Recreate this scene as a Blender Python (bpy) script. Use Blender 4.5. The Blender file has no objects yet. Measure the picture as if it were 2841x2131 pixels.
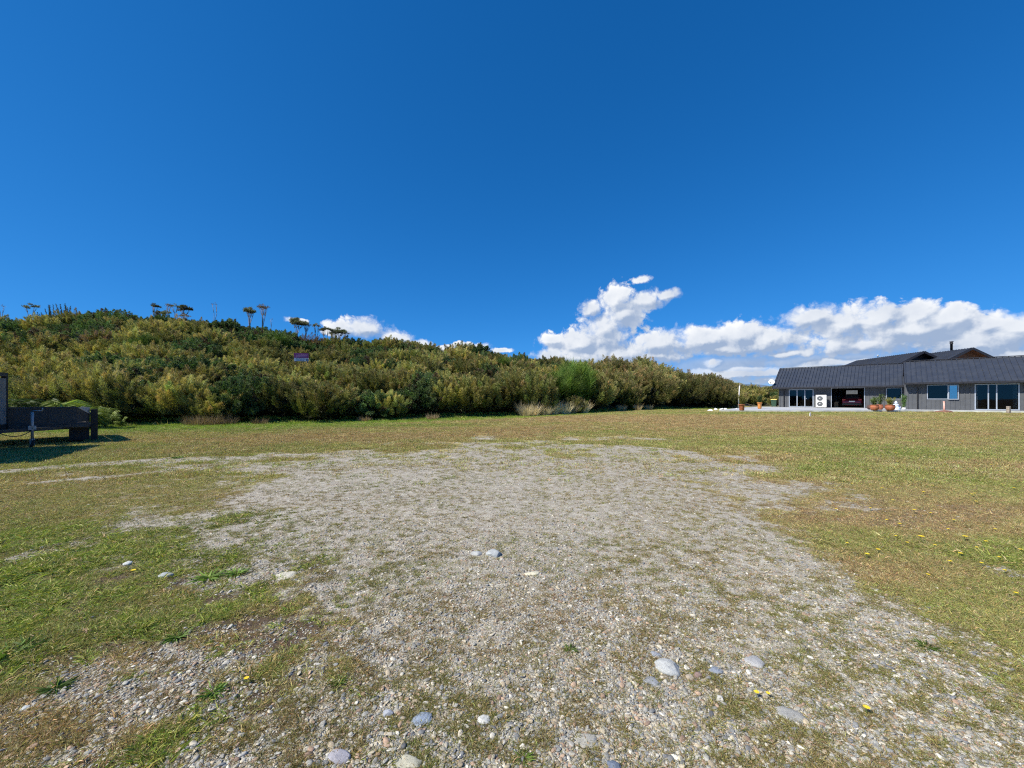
import bpy, math, random
import numpy as np
from mathutils import Vector, Matrix, Euler
PI = math.pi
rng = np.random.default_rng(11)
random.seed(5)
S = bpy.context.scene
COL = S.collection

# ------------------------------------------------------------------ camera
CAMH = 1.5
FPX, CX, HY = 1110.0, 1420.5, 1108.0        # focal length, centre column and horizon row measured in the 2841 px photograph
cam_d = bpy.data.cameras.new('camera'); cam = bpy.data.objects.new('camera', cam_d); COL.objects.link(cam)
cam_d.sensor_width = 36; cam_d.lens = 36 * FPX / 2841
cam_d.shift_y = (HY - 1065.5) / 2841
cam_d.clip_start = 0.05; cam_d.clip_end = 60000
cam.location = (0, 0, CAMH); cam.rotation_euler = (math.radians(90), 0, 0)
S.camera = cam

# ------------------------------------------------------------------ light
SUN_AZ, SUN_EL = math.radians(-115), math.radians(46)    # azimuth clockwise from +Y
sd = Vector((math.sin(SUN_AZ) * math.cos(SUN_EL), math.cos(SUN_AZ) * math.cos(SUN_EL), math.sin(SUN_EL)))
sl = bpy.data.lights.new('sun', 'SUN'); sun = bpy.data.objects.new('sun', sl); COL.objects.link(sun)
sl.energy = 4.9; sl.angle = math.radians(0.5); sl.color = (1.0, 0.945, 0.84)
sun.rotation_euler = (-sd).to_track_quat('-Z', 'Y').to_euler()
sun.location = (-20, -10, 40)
S.view_settings.view_transform = 'Standard'; S.view_settings.look = 'None'
S.view_settings.exposure = 0.42; S.view_settings.gamma = 1.0
try: S.view_settings.use_curve_mapping = False
except Exception: pass
S.cycles.use_denoising = False; S.cycles.filter_width = 1.15; S.cycles.max_bounces = 5; S.cycles.diffuse_bounces = 2; S.cycles.use_adaptive_sampling = True; S.cycles.adaptive_threshold = 0.018; S.cycles.adaptive_min_samples = 16; S.cycles.glossy_bounces = 3
S.cycles.transparent_max_bounces = 12; S.cycles.transmission_bounces = 3
S.cycles.sample_clamp_indirect = 6

# ------------------------------------------------------------------ node helpers
class NT:
    def __init__(s, nt): s.nt = nt
    def n(s, typ, **kw):
        nd = s.nt.nodes.new(typ)
        for k, v in kw.items(): setattr(nd, k, v)
        return nd
    def put(s, sock, v):
        if hasattr(v, 'is_output'): s.nt.links.new(v, sock)
        elif v is not None: sock.default_value = v
    def m(s, op, a, b=None, c=None, clamp=False):
        nd = s.n('ShaderNodeMath', operation=op); nd.use_clamp = clamp
        s.put(nd.inputs[0], a)
        if b is not None: s.put(nd.inputs[1], b)
        if c is not None: s.put(nd.inputs[2], c)
        return nd.outputs[0]
    def mix(s, f, a, b, blend='MIX'):
        nd = s.n('ShaderNodeMix', data_type='RGBA', blend_type=blend)
        s.put(nd.inputs[0], f); s.put(nd.inputs[6], a); s.put(nd.inputs[7], b)
        return nd.outputs[2]
    def sstep(s, v, lo, hi, o0=0.0, o1=1.0):
        nd = s.n('ShaderNodeMapRange', interpolation_type='SMOOTHSTEP')
        s.put(nd.inputs[0], v)
        for i, q in enumerate((lo, hi, o0, o1)): s.put(nd.inputs[1 + i], q)
        return nd.outputs[0]
    def noise(s, vec, scale, detail=4, rough=0.55, dist=0.0, out=0):
        nd = s.n('ShaderNodeTexNoise'); s.put(nd.inputs['Vector'], vec)
        nd.inputs['Scale'].default_value = scale; nd.inputs['Detail'].default_value = detail
        nd.inputs['Roughness'].default_value = rough; nd.inputs['Distortion'].default_value = dist
        return nd.outputs[out]

def C4(c): return (c[0], c[1], c[2], 1.0)

# ------------------------------------------------------------------ world: Nishita sky and the cloud bank
def px2az(px, py):
    u = (px - CX) / FPX; v = (HY - py) / FPX
    return math.atan(u), math.atan(v * math.cos(math.atan(u)))
def build_world():
    w = bpy.data.worlds.new('World'); S.world = w; w.use_nodes = True
    nt = w.node_tree; nt.nodes.clear(); T = NT(nt)
    sky = T.n('ShaderNodeTexSky'); sky.sky_type = 'NISHITA'; sky.sun_disc = False
    sky.sun_elevation = SUN_EL; sky.sun_rotation = SUN_AZ
    sky.air_density = 0.5; sky.dust_density = 0.0; sky.ozone_density = 6.0; sky.altitude = 2000
    sc_ = T.n('ShaderNodeSeparateColor'); nt.links.new(sky.outputs[0], sc_.inputs[0]); cc_ = T.n('ShaderNodeCombineColor')
    for i_, (a_, p_, c_) in enumerate(SKY_RESP):          # the camera's deep blue rendering of a clear sky
        q_ = T.m('MULTIPLY', T.m('POWER', T.m('MULTIPLY', sc_.outputs[i_], SKY_STR), p_), a_)
        T.put(cc_.inputs[i_], T.m('DIVIDE', q_, T.m('MULTIPLY', T.m('ADD', 1.0, T.m('DIVIDE', q_, c_)), SKY_STR)))
    skyc = cc_.outputs[0]
    tc = T.n('ShaderNodeTexCoord'); sep = T.n('ShaderNodeSeparateXYZ'); nt.links.new(tc.outputs['Generated'], sep.inputs[0])
    X, Y, Z = sep.outputs
    az = T.m('ARCTAN2', X, Y); el = T.m('ARCSINE', Z)
    # cloud field in azimuth / elevation
    blobs = [  # x, y, rx, ry in 2212 px photo units
        (1250,745,85,38),(1195,768,45,26),(1195,735,32,20),(1300,715,60,50),(1345,680,55,46),(1275,668,26,20),
        (1395,650,52,24),(1440,636,38,13),(1340,765,120,36),(1430,742,90,38),(1520,735,90,34),
        (1600,725,90,36),(1660,735,90,40),(1745,690,75,34),(1820,702,110,46),(1895,690,80,42),(1980,682,70,38),
        (2055,692,80,34),(2130,702,80,34),(2200,708,90,36),(2300,715,110,52),(2450,720,130,60),(1880,742,230,34),(2120,745,230,40),
        (1545,784,24,11),(1640,806,170,15),(1850,783,180,15),(2050,786,200,22),(1500,818,120,12),
        (785,708,58,26),(850,728,48,18),(735,712,42,22),(905,742,40,12),(645,692,34,8),(1020,749,52,13),(1085,756,30,8),(955,752,30,8),
        (390,700,40,8),(1388,604,27,9),(1250,775,110,22),(1420,770,120,22),(1560,755,90,22),(1700,765,110,14),(2200,765,160,30),(2330,780,160,30),(1800,815,180,14),(1720,822,230,16),(2050,810,300,26),(1950,715,280,38),(1650,742,170,32),(2150,728,250,44),(1260,768,100,26),(1330,650,40,40),(1310,735,70,50)]
    comb = T.n('ShaderNodeCombineXYZ'); nt.links.new(az, comb.inputs[0]); nt.links.new(el, comb.inputs[1])
    p0 = comb.outputs[0]
    # group computing the puffy field D(p)
    def field(sc1, det, vsc, vdet):
        g = bpy.data.node_groups.new('cloud_field', 'ShaderNodeTree')
        g.interface.new_socket('P', in_out='INPUT', socket_type='NodeSocketVector')
        g.interface.new_socket('D', in_out='OUTPUT', socket_type='NodeSocketFloat')
        g.interface.new_socket('N', in_out='OUTPUT', socket_type='NodeSocketFloat')
        G = NT(g); gi = G.n('NodeGroupInput'); go = G.n('NodeGroupOutput')
        P = gi.outputs[0]
        wn = G.n('ShaderNodeTexNoise'); G.put(wn.inputs['Vector'], P); wn.inputs['Scale'].default_value = 22; wn.inputs['Detail'].default_value = 5
        wv = G.n('ShaderNodeVectorMath', operation='SUBTRACT'); g.links.new(wn.outputs['Color'], wv.inputs[0]); wv.inputs[1].default_value = (.5, .5, .5)
        ws = G.n('ShaderNodeVectorMath', operation='MULTIPLY'); g.links.new(wv.outputs[0], ws.inputs[0]); ws.inputs[1].default_value = (.028, .020, 0)
        wa = G.n('ShaderNodeVectorMath', operation='ADD'); g.links.new(P, wa.inputs[0]); g.links.new(ws.outputs[0], wa.inputs[1])
        Pw = wa.outputs[0]
        acc = None
        for (bx, by, rx, ry) in blobs:
            k = 2841 / 2212
            a, e = px2az(bx * k, by * k)
            ra = rx * k / FPX * math.cos(a) ** 2; re = ry * k / FPX * math.cos(a)
            s1 = G.n('ShaderNodeVectorMath', operation='SUBTRACT'); g.links.new(Pw, s1.inputs[0]); s1.inputs[1].default_value = (a, e, 0)
            s2 = G.n('ShaderNodeVectorMath', operation='MULTIPLY'); g.links.new(s1.outputs[0], s2.inputs[0]); s2.inputs[1].default_value = (1 / ra, 1 / re, 0)
            s3 = G.n('ShaderNodeVectorMath', operation='LENGTH'); g.links.new(s2.outputs[0], s3.inputs[0])
            acc = s3.outputs['Value'] if acc is None else G.m('SMOOTH_MIN', acc, s3.outputs['Value'], 0.35)
        body = G.m('SUBTRACT', 1.0, acc)
        n1 = G.noise(Pw, sc1, det, 0.53)
        vo = G.n('ShaderNodeTexVoronoi', feature='SMOOTH_F1'); G.put(vo.inputs['Vector'], Pw); vo.inputs['Scale'].default_value = vsc
        vo.inputs['Smoothness'].default_value = .6; vo.inputs['Detail'].default_value = vdet; vo.inputs['Roughness'].default_value = .6
        puff = G.m('SUBTRACT', 0.45, vo.outputs['Distance'])
        nn = G.m('ADD', G.m('MULTIPLY', G.m('SUBTRACT', n1, 0.5), 1.3), G.m('MULTIPLY', puff, 0.7))
        D = G.m('ADD', G.m('ADD', G.m('MULTIPLY', body, 1.7), 0.52), nn)
        g.links.new(D, go.inputs[0]); g.links.new(nn, go.inputs[1])
        return g
    def ev(grp_, dx, dy):
        q = T.n('ShaderNodeGroup'); q.node_tree = grp_
        off = T.n('ShaderNodeVectorMath', operation='ADD'); nt.links.new(p0, off.inputs[0]); off.inputs[1].default_value = (dx, dy, 0)
        nt.links.new(off.outputs[0], q.inputs[0]); return q.outputs[0]
    fine = field(40, 8, 55, 3); soft = field(26, 3, 30, 0)
    D0 = ev(fine, 0, 0); Ds = ev(soft, 0, 0)
    grad = T.m('ADD', T.m('MULTIPLY', T.m('SUBTRACT', D0, ev(fine, -.005, .006)), 0.38), T.m('MULTIPLY', T.m('SUBTRACT', Ds, ev(soft, -.013, .016)), 0.75))
    wisp = T.noise(p0, 9, 2, .5)
    alpha = T.sstep(D0, T.m('SUBTRACT', 0.0, T.sstep(wisp, .5, .7, 0, .10)), T.sstep(wisp, .38, .60, .55, 1.4))
    lit = T.sstep(grad, -0.40, 0.52)
    thick = T.sstep(Ds, 0.3, 1.7)
    lowe = T.sstep(el, 0.03, 0.15)                          # flat grey undersides near the horizon
    big = T.noise(p0, 14, 4, .6)
    shade = T.m('ADD', T.m('MULTIPLY', lit, 0.72), T.m('MULTIPLY', lowe, 0.34))
    shade = T.m('SUBTRACT', shade, T.m('MULTIPLY', thick, 0.34))
    shade = T.m('ADD', shade, T.m('MULTIPLY', T.m('SUBTRACT', big, .5), .9), clamp=True)
    ccol = T.mix(shade, C4(CLOUD_DARK), C4(CLOUD_LIT))
    hz = T.sstep(el, 0.0, 0.05)
    ccol = T.mix(hz, C4(CLOUD_LOW), ccol)
    hzb = T.m('MULTIPLY', T.m('MULTIPLY', T.sstep(el, .115, .075), T.sstep(az, .24, .50)), .88)   # thin cloud veil low over the distant range
    alpha = T.m('MAXIMUM', alpha, T.m('MULTIPLY', hzb, T.sstep(T.noise(p0, 20, 4), .38, .55, .45, 1.0)))
    fin = T.mix(T.m('MULTIPLY', alpha, 0.97), skyc, ccol)
    bg = T.n('ShaderNodeBackground'); bg.inputs['Strength'].default_value = SKY_STR
    nt.links.new(fin, bg.inputs['Color'])
    bg0 = T.n('ShaderNodeBackground'); bg0.inputs['Strength'].default_value = SKY_STR; nt.links.new(skyc, bg0.inputs['Color'])
    band = T.m('MULTIPLY', T.m('LESS_THAN', el, 0.36), T.m('GREATER_THAN', el, -0.02))
    mx = T.n('ShaderNodeMixShader'); T.put(mx.inputs[0], band); nt.links.new(bg0.outputs[0], mx.inputs[1]); nt.links.new(bg.outputs[0], mx.inputs[2])
    out = T.n('ShaderNodeOutputWorld'); nt.links.new(mx.outputs[0], out.inputs[0])
    w.cycles.sampling_method = 'NONE' 
SKY_STR = 0.10; SKY_RESP = ((1.5, 1.5, .125), (1.42, .9, .62), (2.55, .9, 1.15))
CLOUD_DARK = (2.7, 3.45, 4.8); CLOUD_LIT = (7.6, 7.7, 7.8); CLOUD_LOW = (3.6, 4.6, 6.0)
build_world()

# ------------------------------------------------------------------ value noise
_perm = np.random.default_rng(3).random((256, 256))
def vnoise(x, y):
    x = np.asarray(x, float); y = np.asarray(y, float)
    xi = np.floor(x).astype(int); yi = np.floor(y).astype(int)
    fx = x - xi; fy = y - yi; fx = fx * fx * (3 - 2 * fx); fy = fy * fy * (3 - 2 * fy)
    a = _perm[xi % 256, yi % 256]; b = _perm[(xi + 1) % 256, yi % 256]
    c = _perm[xi % 256, (yi + 1) % 256]; d = _perm[(xi + 1) % 256, (yi + 1) % 256]
    return (a * (1 - fx) + b * fx) * (1 - fy) + (c * (1 - fx) + d * fx) * fy
def fbm(x, y, o=4, g=0.5):
    s = 0; a = 1; t = 0
    for i in range(o):
        s = s + a * vnoise(x * 2 ** i + 17.3 * i, y * 2 ** i + 9.1 * i); t += a; a *= g
    return s / t
def sst(v, a, b):
    t = np.clip((v - a) / (b - a), 0, 1); return t * t * (3 - 2 * t)

# ------------------------------------------------------------------ terrain
R_ = np.array([-2.4,-1.28,-1.01,-.74,-.60,-.47,-.38,-.29,-.20,0,.16,.27,.34,.43,.505,.56,.62])
YF = np.array([13.0,20.5,21.5,22.6,23.6,24.6,25.8,26.5,27.2,29.5,33,39,42.5,45,46,47,48])
YC = np.array([26.0,40,42,42,42,42,42,42.5,43,44,46,48.5,52,54,54,54,55])
EL = np.array([225,228,246,222,202,166,170,166,158,122,102,112,108,82,60,46,28])
BH = np.array([2.2,2.2,2.2,2.2,2.2,2.2,2.2,2.2,2.2,2.3,2.8,3.6,4.0,3.9,3.4,2.8,2.0])
def hill(x, y):
    x = np.asarray(x, float); y = np.asarray(y, float)
    ys = np.maximum(y, .5); r = np.clip(x / ys, -2.4, .7)
    yf = np.interp(r, R_, YF); yc = np.interp(r, R_, YC)
    top = CAMH + np.interp(r, R_, EL) / FPX * yc - np.interp(r, R_, BH)
    top = np.maximum(top, .3)
    t = (y - yf - .6) / (yc - yf)
    prof = np.where(t < 1, sst(t, -.25, 1.1) * .35 + .65 * np.clip(t, 0, 1), 1.0)
    prof = np.where(t < 0, 0, prof) * (1 - .6 * sst(t, 2.0, 7.0))
    prof = prof * (1 - sst(x / ys, .53, .62)) * sst(y, 6, 12)
    h = top * prof
    return h + (fbm(x * .25, y * .25, 3) - .5) * .8 * sst(t, .1, .5) * (prof > 0)
def ground(x, y):
    x = np.asarray(x, float); y = np.asarray(y, float)
    z = .45 * sst(y, 7, 31) * (.25 + .75 * sst(x, -12, 14))
    far = 2.0 * sst(y, 60, 85) * sst(x / np.maximum(y, 1), .45, .56)
    far = far * (1 - sst(y, 160, 500)) 
    z = z + far + hill(x, y)
    near = 1 - sst(np.hypot(x, y), 20, 40)
    return z + ((fbm(x * .6, y * .6, 3) - .5) * .05 + (fbm(x * 3, y * 3, 2) - .5) * .02) * near
def gz(x, y): return float(ground(np.array([x]), np.array([y]))[0])
def gp(px, py, k=1.0):
    """point on the ground seen at a photo pixel (2841 scale; k scales other units)"""
    u = (px * k - CX) / FPX; v = (HY - py * k) / FPX
    T_ = 1.0 * 1.004 ** np.arange(1150)
    hit = np.nonzero(CAMH + v * T_ <= ground(u * T_, T_))[0]
    t = float(T_[hit[0]]) if len(hit) else 90.0
    return u * t, t
K = 2841 / 2212

# gravel outline and colour patches, as ground coordinates
def poly_from(pts): return np.array([gp(a, b, K) for a, b in pts])
GRAV = poly_from([(700,984),(830,971),(960,964),(1100,960),(1300,962),(1500,968),(1570,985),(1590,1012),(1625,1050),(1670,1090),(1760,1140),(1870,1215),
                  (1980,1290),(2080,1350),(2240,1440),(2420,1640),(2600,1900),(-500,1900),(-300,1660),(0,1640),(340,1640),(540,1545),(615,1450),(590,1290),(560,1180),(440,1130),(380,1095),(450,1062),(330,1040),(300,1012)])
TRACK = [np.array([gp(a, b, K) for a, b in ((-400,1064),(0,1019),(200,1003),(400,993),(600,986),(800,981))])]
TRACK2 = [np.array([gp(a, b, K) for a, b in ((-100,1062),(150,1036),(330,1020),(560,1004),(760,996))])]
def seg_dist(x, y, P, closed):
    d = np.full(x.shape, 1e9); n = len(P)
    for i in range(n if closed else n - 1):
        a = P[i]; b = P[(i + 1) % n]; ab = b - a; L = (ab ** 2).sum()
        t = np.clip(((x - a[0]) * ab[0] + (y - a[1]) * ab[1]) / L, 0, 1)
        d = np.minimum(d, np.hypot(x - a[0] - t * ab[0], y - a[1] - t * ab[1]))
    return d
def inside(x, y, P):
    c = np.zeros(x.shape, bool); n = len(P); j = n - 1
    for i in range(n):
        xi, yi = P[i]; xj, yj = P[j]
        if yi != yj:
            c ^= ((yi > y) != (yj > y)) & (x < (xj - xi) * (y - yi) / (yj - yi) + xi)
        j = i
    return c
def gravel(x, y):
    sc = .18 + .115 * np.hypot(x, y)
    d = seg_dist(x, y, GRAV, True) * np.where(inside(x, y, GRAV), 1, -1)
    d = d / sc + (fbm(x * .9 + 5, y * .9, 6, .68) - .5) * 6.5
    g = sst(d, -2.2, 1.9)
    t1 = sst(.62 - seg_dist(x, y, TRACK[0], False) + (fbm(x * 1.3, y * 1.3, 3) - .5) * .5, 0, .35)
    t2 = sst(.45 - seg_dist(x, y, TRACK2[0], False) + (fbm(x * 1.1 + 9, y * 1.1, 3) - .5) * 1.1, 0, .5)
    return np.maximum(g, np.maximum(t1 * .95, t2 * .75))
def blob(x, y, px, py, rx, ry):
    cx, cy = gp(px, py, K)
    return np.exp(-(((x - cx) / rx) ** 2 + ((y - cy) / ry) ** 2))
BROWN = [(760,945,7,1.9),(620,952,4,1.2),(1000,935,7,2.5),(1700,915,9,5),(1450,905,10,5),(1850,1080,1.6,1.3),(2020,1110,1.8,.7),(2180,1120,1.5,.7),(1950,1240,1.0,.4),(1250,905,8,3),
         (500,1400,.5,.25),(300,1450,.5,.3),(120,1560,.5,.2),(60,1380,.3,.2),(330,1290,.5,.35),(180,1480,.4,.2),(560,1380,.3,.5),(2130,1000,6,1.0),(1960,1160,.8,.6)]
GREEN = [(1310,935,1.6,.9),(300,930,5,1.8),(450,925,7,1.6),(1900,985,2.2,1.2),(1800,1000,1.4,.8),(20,1400,.45,.6),(60,1480,.35,.2),(180,1210,.7,.3),(450,1200,.5,.4),(1950,1100,.7,.5),(900,918,8,1.2),(1500,893,12,2),
         (1870,1160,.7,.5),(2050,1180,.8,.5),(450,1220,.3,.2),(60,1290,.8,.4),(480,1450,.3,.2),(540,1120,1,.6),(2200,1240,.8,.5),(560,1440,.25,.2),(350,1370,.4,.2),(40,1170,1.2,.6)]
def fields(x, y):
    """gravel, greenness, brownness per ground point"""
    x = np.asarray(x, float); y = np.asarray(y, float)
    g = gravel(x, y)
    v = .34 + (fbm(x * .5 + 3, y * .8 + 1, 5, .62) - .5) * 1.2 + (fbm(x * 2.2, y * 2.6 + 7, 4, .62) - .5) * .9
    b = .20 + (fbm(x * .35 + 40, y * .7 + 11, 5, .62) - .5) * 1.9 + (fbm(x * 2.6 + 9, y * 2.9, 4, .62) - .5) * 1.1
    wn_ = .35 + 1.3 * fbm(x * 1.6 + 60, y * 1.6, 5, .65)
    for q in GREEN: k_ = blob(x, y, *q) * wn_; v = v + .55 * k_; b = b - .5 * k_
    for q in BROWN: k_ = blob(x, y, *q) * wn_; b = b + .55 * k_; v = v - .3 * k_
    nl_ = sst(y, 6, 3.0) * sst(x, .3, -1.2); v = v - .10 * nl_; b = b + .12 * nl_
    ys = np.maximum(y, 1); r = np.clip(x / ys, -2.4, .7)
    dft = np.interp(r, R_, YF) - y                      # lush verge along the scrub
    vg = sst(dft, 4.2, .8) * (x / ys < .55)
    v = v + 1.0 * vg; b = b - 1.0 * vg
    far = sst(y, 9, 20); v = v + .04 * far; b = b + .02 * far
    return g, np.clip(v, 0, 1), np.clip(b, 0, 1)
GREENC = np.array([.235, .290, .060]); OLIVE = np.array([.390, .360, .130]); BROWNC = np.array([.330, .225, .118]); STRAW = np.array([.52, .43, .22])
SOIL = np.array([.075, .052, .037]); GRAVC = np.array([.34, .315, .275])
def grass_color(v, b, n):
    c = OLIVE + (GREENC - OLIVE) * np.clip(v * 1.15 - .05, 0, 1)[:, None]
    return c + (BROWNC * 1.25 - c) * np.clip(b * .85, 0, .85)[:, None]

# ------------------------------------------------------------------ mesh helpers
def new_mesh(name, V, F, smooth=False):
    me = bpy.data.meshes.new(name); me.from_pydata([tuple(v) for v in V], [], [tuple(f) for f in F]); me.update()
    if smooth: me.polygons.foreach_set('use_smooth', [True] * len(me.polygons))
    return me
def tri_mesh(name, V, Fc, attrs=None, smooth=False):
    me = bpy.data.meshes.new(name); V = np.asarray(V, np.float32); Fc = np.asarray(Fc, np.int32); k = Fc.shape[1]
    me.vertices.add(len(V)); me.vertices.foreach_set('co', V.ravel())
    me.loops.add(Fc.size); me.loops.foreach_set('vertex_index', Fc.ravel())
    me.polygons.add(len(Fc)); me.polygons.foreach_set('loop_start', np.arange(0, Fc.size, k, dtype=np.int32))
    me.polygons.foreach_set('loop_total', np.full(len(Fc), k, np.int32))
    if smooth: me.polygons.foreach_set('use_smooth', np.ones(len(Fc), bool))
    me.update(calc_edges=True)
    for an, arr in (attrs or {}).items():
        a = me.attributes.new(an, 'FLOAT_COLOR', 'POINT')
        arr = np.hstack([arr, np.ones((len(arr), 1))]) if arr.shape[1] == 3 else arr
        a.data.foreach_set('color', arr.astype(np.float32).ravel())
    return me
def link(name, me, mat=None, parent=None, loc=None, rot=None, scale=None):
    o = bpy.data.objects.new(name, me); COL.objects.link(o)
    if mat is not None and me is not None and len(me.materials) == 0: me.materials.append(mat)
    if parent is not None: o.parent = parent
    if loc is not None: o.location = loc
    if rot is not None: o.rotation_euler = rot
    if scale is not None: o.scale = scale
    return o
def tag(o, label, cat, group=None, kind=None):
    if label: o['label'] = label
    if cat: o['category'] = cat
    if group: o['group'] = group
    if kind: o['kind'] = kind
    return o
def root(name, loc, rz=0, label=None, cat=None, group=None):
    o = bpy.data.objects.new(name, None); COL.objects.link(o); o.empty_display_size = .2
    o.location = loc; o.rotation_euler = (0, 0, rz)
    return tag(o, label, cat, group)
class MB:
    def __init__(s): s.v = []; s.f = []; s.M = Matrix.Identity(4); s.sm = []
    def add(s, V, F, smooth=False):
        n = len(s.v); s.v += [tuple(s.M @ Vector(v)) for v in V]; s.f += [tuple(n + i for i in f) for f in F]; s.sm += [smooth] * len(F); return s
    def box(s, x0, x1, y0, y1, z0, z1):
        return s.add([(x0,y0,z0),(x1,y0,z0),(x1,y1,z0),(x0,y1,z0),(x0,y0,z1),(x1,y0,z1),(x1,y1,z1),(x0,y1,z1)],
                     [(0,3,2,1),(4,5,6,7),(0,1,5,4),(1,2,6,5),(2,3,7,6),(3,0,4,7)])
    def bar(s, a, b, w, h=None, up=(0, 0, 1)):
        a = Vector(a); b = Vector(b); d = (b - a).normalized(); h = h or w
        u = Vector(up); sx = d.cross(u)
        if sx.length < 1e-4: sx = d.cross(Vector((0, 1, 0)))
        sx.normalize(); sy = sx.cross(d).normalized()
        V = [p + sx * (i * w / 2) + sy * (j * h / 2) for p in (a, b) for i, j in ((-1,-1),(1,-1),(1,1),(-1,1))]
        return s.add(V, [(0,1,2,3),(7,6,5,4),(0,4,5,1),(1,5,6,2),(2,6,7,3),(3,7,4,0)])
    def tube(s, pts, rad, n=10, cap=True):
        pts = [Vector(p) for p in pts]; R = rad if isinstance(rad, (list, tuple)) else [rad] * len(pts)
        V = []; F = []
        for i, p in enumerate(pts):
            d = (pts[min(i + 1, len(pts) - 1)] - pts[max(i - 1, 0)]).normalized()
            a = d.cross(Vector((.13, .31, 1) if abs(d.z) < .95 else (1, .1, 0))).normalized(); b = d.cross(a)
            V += [p + (a * math.cos(2 * PI * k / n) + b * math.sin(2 * PI * k / n)) * R[i] for k in range(n)]
        for i in range(len(pts) - 1):
            F += [(i*n+k, i*n+(k+1) % n, (i+1)*n+(k+1) % n, (i+1)*n+k) for k in range(n)]
        if cap: F += [tuple(range(n - 1, -1, -1)), tuple((len(pts) - 1) * n + k for k in range(n))]
        return s.add(V, F, True)
    def lathe(s, prof, n=24, c=(0, 0, 0), sq=1.0):
        V = []; F = []
        for (r, z) in prof: V += [(c[0] + r * math.cos(2*PI*k/n), c[1] + sq * r * math.sin(2*PI*k/n), c[2] + z) for k in range(n)]
        for i in range(len(prof) - 1): F += [(i*n+k, i*n+(k+1) % n, (i+1)*n+(k+1) % n, (i+1)*n+k) for k in range(n)]
        F += [tuple(range(n - 1, -1, -1)), tuple((len(prof) - 1) * n + k for k in range(n))]
        return s.add(V, F, True)
    def build(s, name, mat, parent=None, bevel=0, **kw):
        me = new_mesh(name, s.v, s.f); me.polygons.foreach_set('use_smooth', s.sm); me.update()
        o = link(name, me, mat, parent, **kw)
        if bevel:
            m = o.modifiers.new('bevel', 'BEVEL'); m.width = bevel; m.segments = 2; m.limit_method = 'ANGLE'; m.angle_limit = math.radians(50)
        return o

# ------------------------------------------------------------------ materials
def mat(name, col, rough=.6, metal=0.0, var=.12, scale=6, bump=0.0, spec=.5, bscale=None):
    m = bpy.data.materials.new(name); m.use_nodes = True; T = NT(m.node_tree); bs = m.node_tree.nodes['Principled BSDF']
    tc = T.n('ShaderNodeTexCoord'); n1 = T.noise(tc.outputs['Object'], scale, 6, .6)
    f = T.sstep(n1, .3, .7, 1 - var, 1 + var)
    c = T.mix(1.0, C4(col), f, 'MULTIPLY'); T.put(bs.inputs['Base Color'], c)
    T.put(bs.inputs['Roughness'], T.sstep(n1, .3, .7, max(rough - .08, .02), min(rough + .08, 1)))
    bs.inputs['Metallic'].default_value = metal; bs.inputs['Specular IOR Level'].default_value = spec
    if bump:
        b = T.n('ShaderNodeBump'); b.inputs['Strength'].default_value = bump; b.inputs['Distance'].default_value = .01
        T.put(b.inputs['Height'], T.noise(tc.outputs['Object'], bscale or scale * 6, 5, .65)); T.put(bs.inputs['Normal'], b.outputs[0])
    return m
def leaf_mat(name, src='GEOMETRY', trans=.25, var=.35, rough=.6):
    m = bpy.data.materials.new(name); m.use_nodes = True; nt = m.node_tree; T = NT(nt); bs = nt.nodes['Principled BSDF']; out = nt.nodes['Material Output']
    a = T.n('ShaderNodeAttribute'); a.attribute_type = src; a.attribute_name = 'col'
    oi = T.n('ShaderNodeObjectInfo')
    c = a.outputs['Color']
    if src == 'GEOMETRY':
        k = T.sstep(oi.outputs['Random'], 0, 1, 1 - var, 1 + var); c = T.mix(1.0, c, k, 'MULTIPLY')
        r2 = T.m('FRACT', T.m('MULTIPLY', oi.outputs['Random'], 7.13))
        c = T.mix(T.m('MULTIPLY', r2, .30), c, T.mix(1.0, c, (1.16, .96, .9, 1), 'MULTIPLY'))
    else:
        g = T.n('ShaderNodeAttribute'); g.attribute_type = 'GEOMETRY'; g.attribute_name = 'shade'
        c = T.mix(1.0, c, g.outputs['Color'], 'MULTIPLY')
    T.put(bs.inputs['Base Color'], c); bs.inputs['Roughness'].default_value = rough; bs.inputs['Specular IOR Level'].default_value = .25
    tr = T.n('ShaderNodeBsdfTranslucent'); T.put(tr.inputs['Color'], T.mix(1.0, c, (1.15, 1.25, .6, 1), 'MULTIPLY'))
    mx = T.n('ShaderNodeMixShader'); mx.inputs[0].default_value = trans
    nt.links.new(bs.outputs[0], mx.inputs[1]); nt.links.new(tr.outputs[0], mx.inputs[2]); nt.links.new(mx.outputs[0], out.inputs[0])
    return m
M_leaf = leaf_mat('foliage'); M_grass = leaf_mat('grass_blades', 'INSTANCER', .25)
M_bark = mat('bark', (.12, .10, .085), .9, var=.3, scale=9, bump=.5)
M_palebark = mat('pale_bark', (.30, .27, .25), .9, var=.3, scale=9, bump=.5)
M_iron = mat('roof_iron', (.040, .046, .060), .42, .0, .08, 1.5, spec=.6)
M_fascia = mat('fascia', (.022, .022, .028), .45)
M_clad = mat('cladding', (.086, .092, .102), .75, var=.12, scale=2.5, bump=.15)
M_alu = mat('window_aluminium', (.38, .42, .48), .35, .2, .05)
M_slab = mat('concrete', (.43, .44, .45), .85, var=.14, scale=.8, bump=.25, bscale=30)
M_slabedge = mat('pale_concrete', (.52, .53, .47), .9, var=.2, scale=1.6, bump=.3, bscale=20)
M_dark = mat('dark_interior', (.045, .045, .05), .9)
M_inner = mat('interior_lining', (.16, .155, .15), .9)
M_timber = mat('timber_lining', (.20, .085, .04), .6, var=.25, scale=4)
M_galv = mat('galvanised_steel', (.036, .040, .044), .6, .15, .3, 5, bump=.1)
M_galvl = mat('bright_galvanised_steel', (.36, .37, .38), .5, .3, .15, 8)
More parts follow.
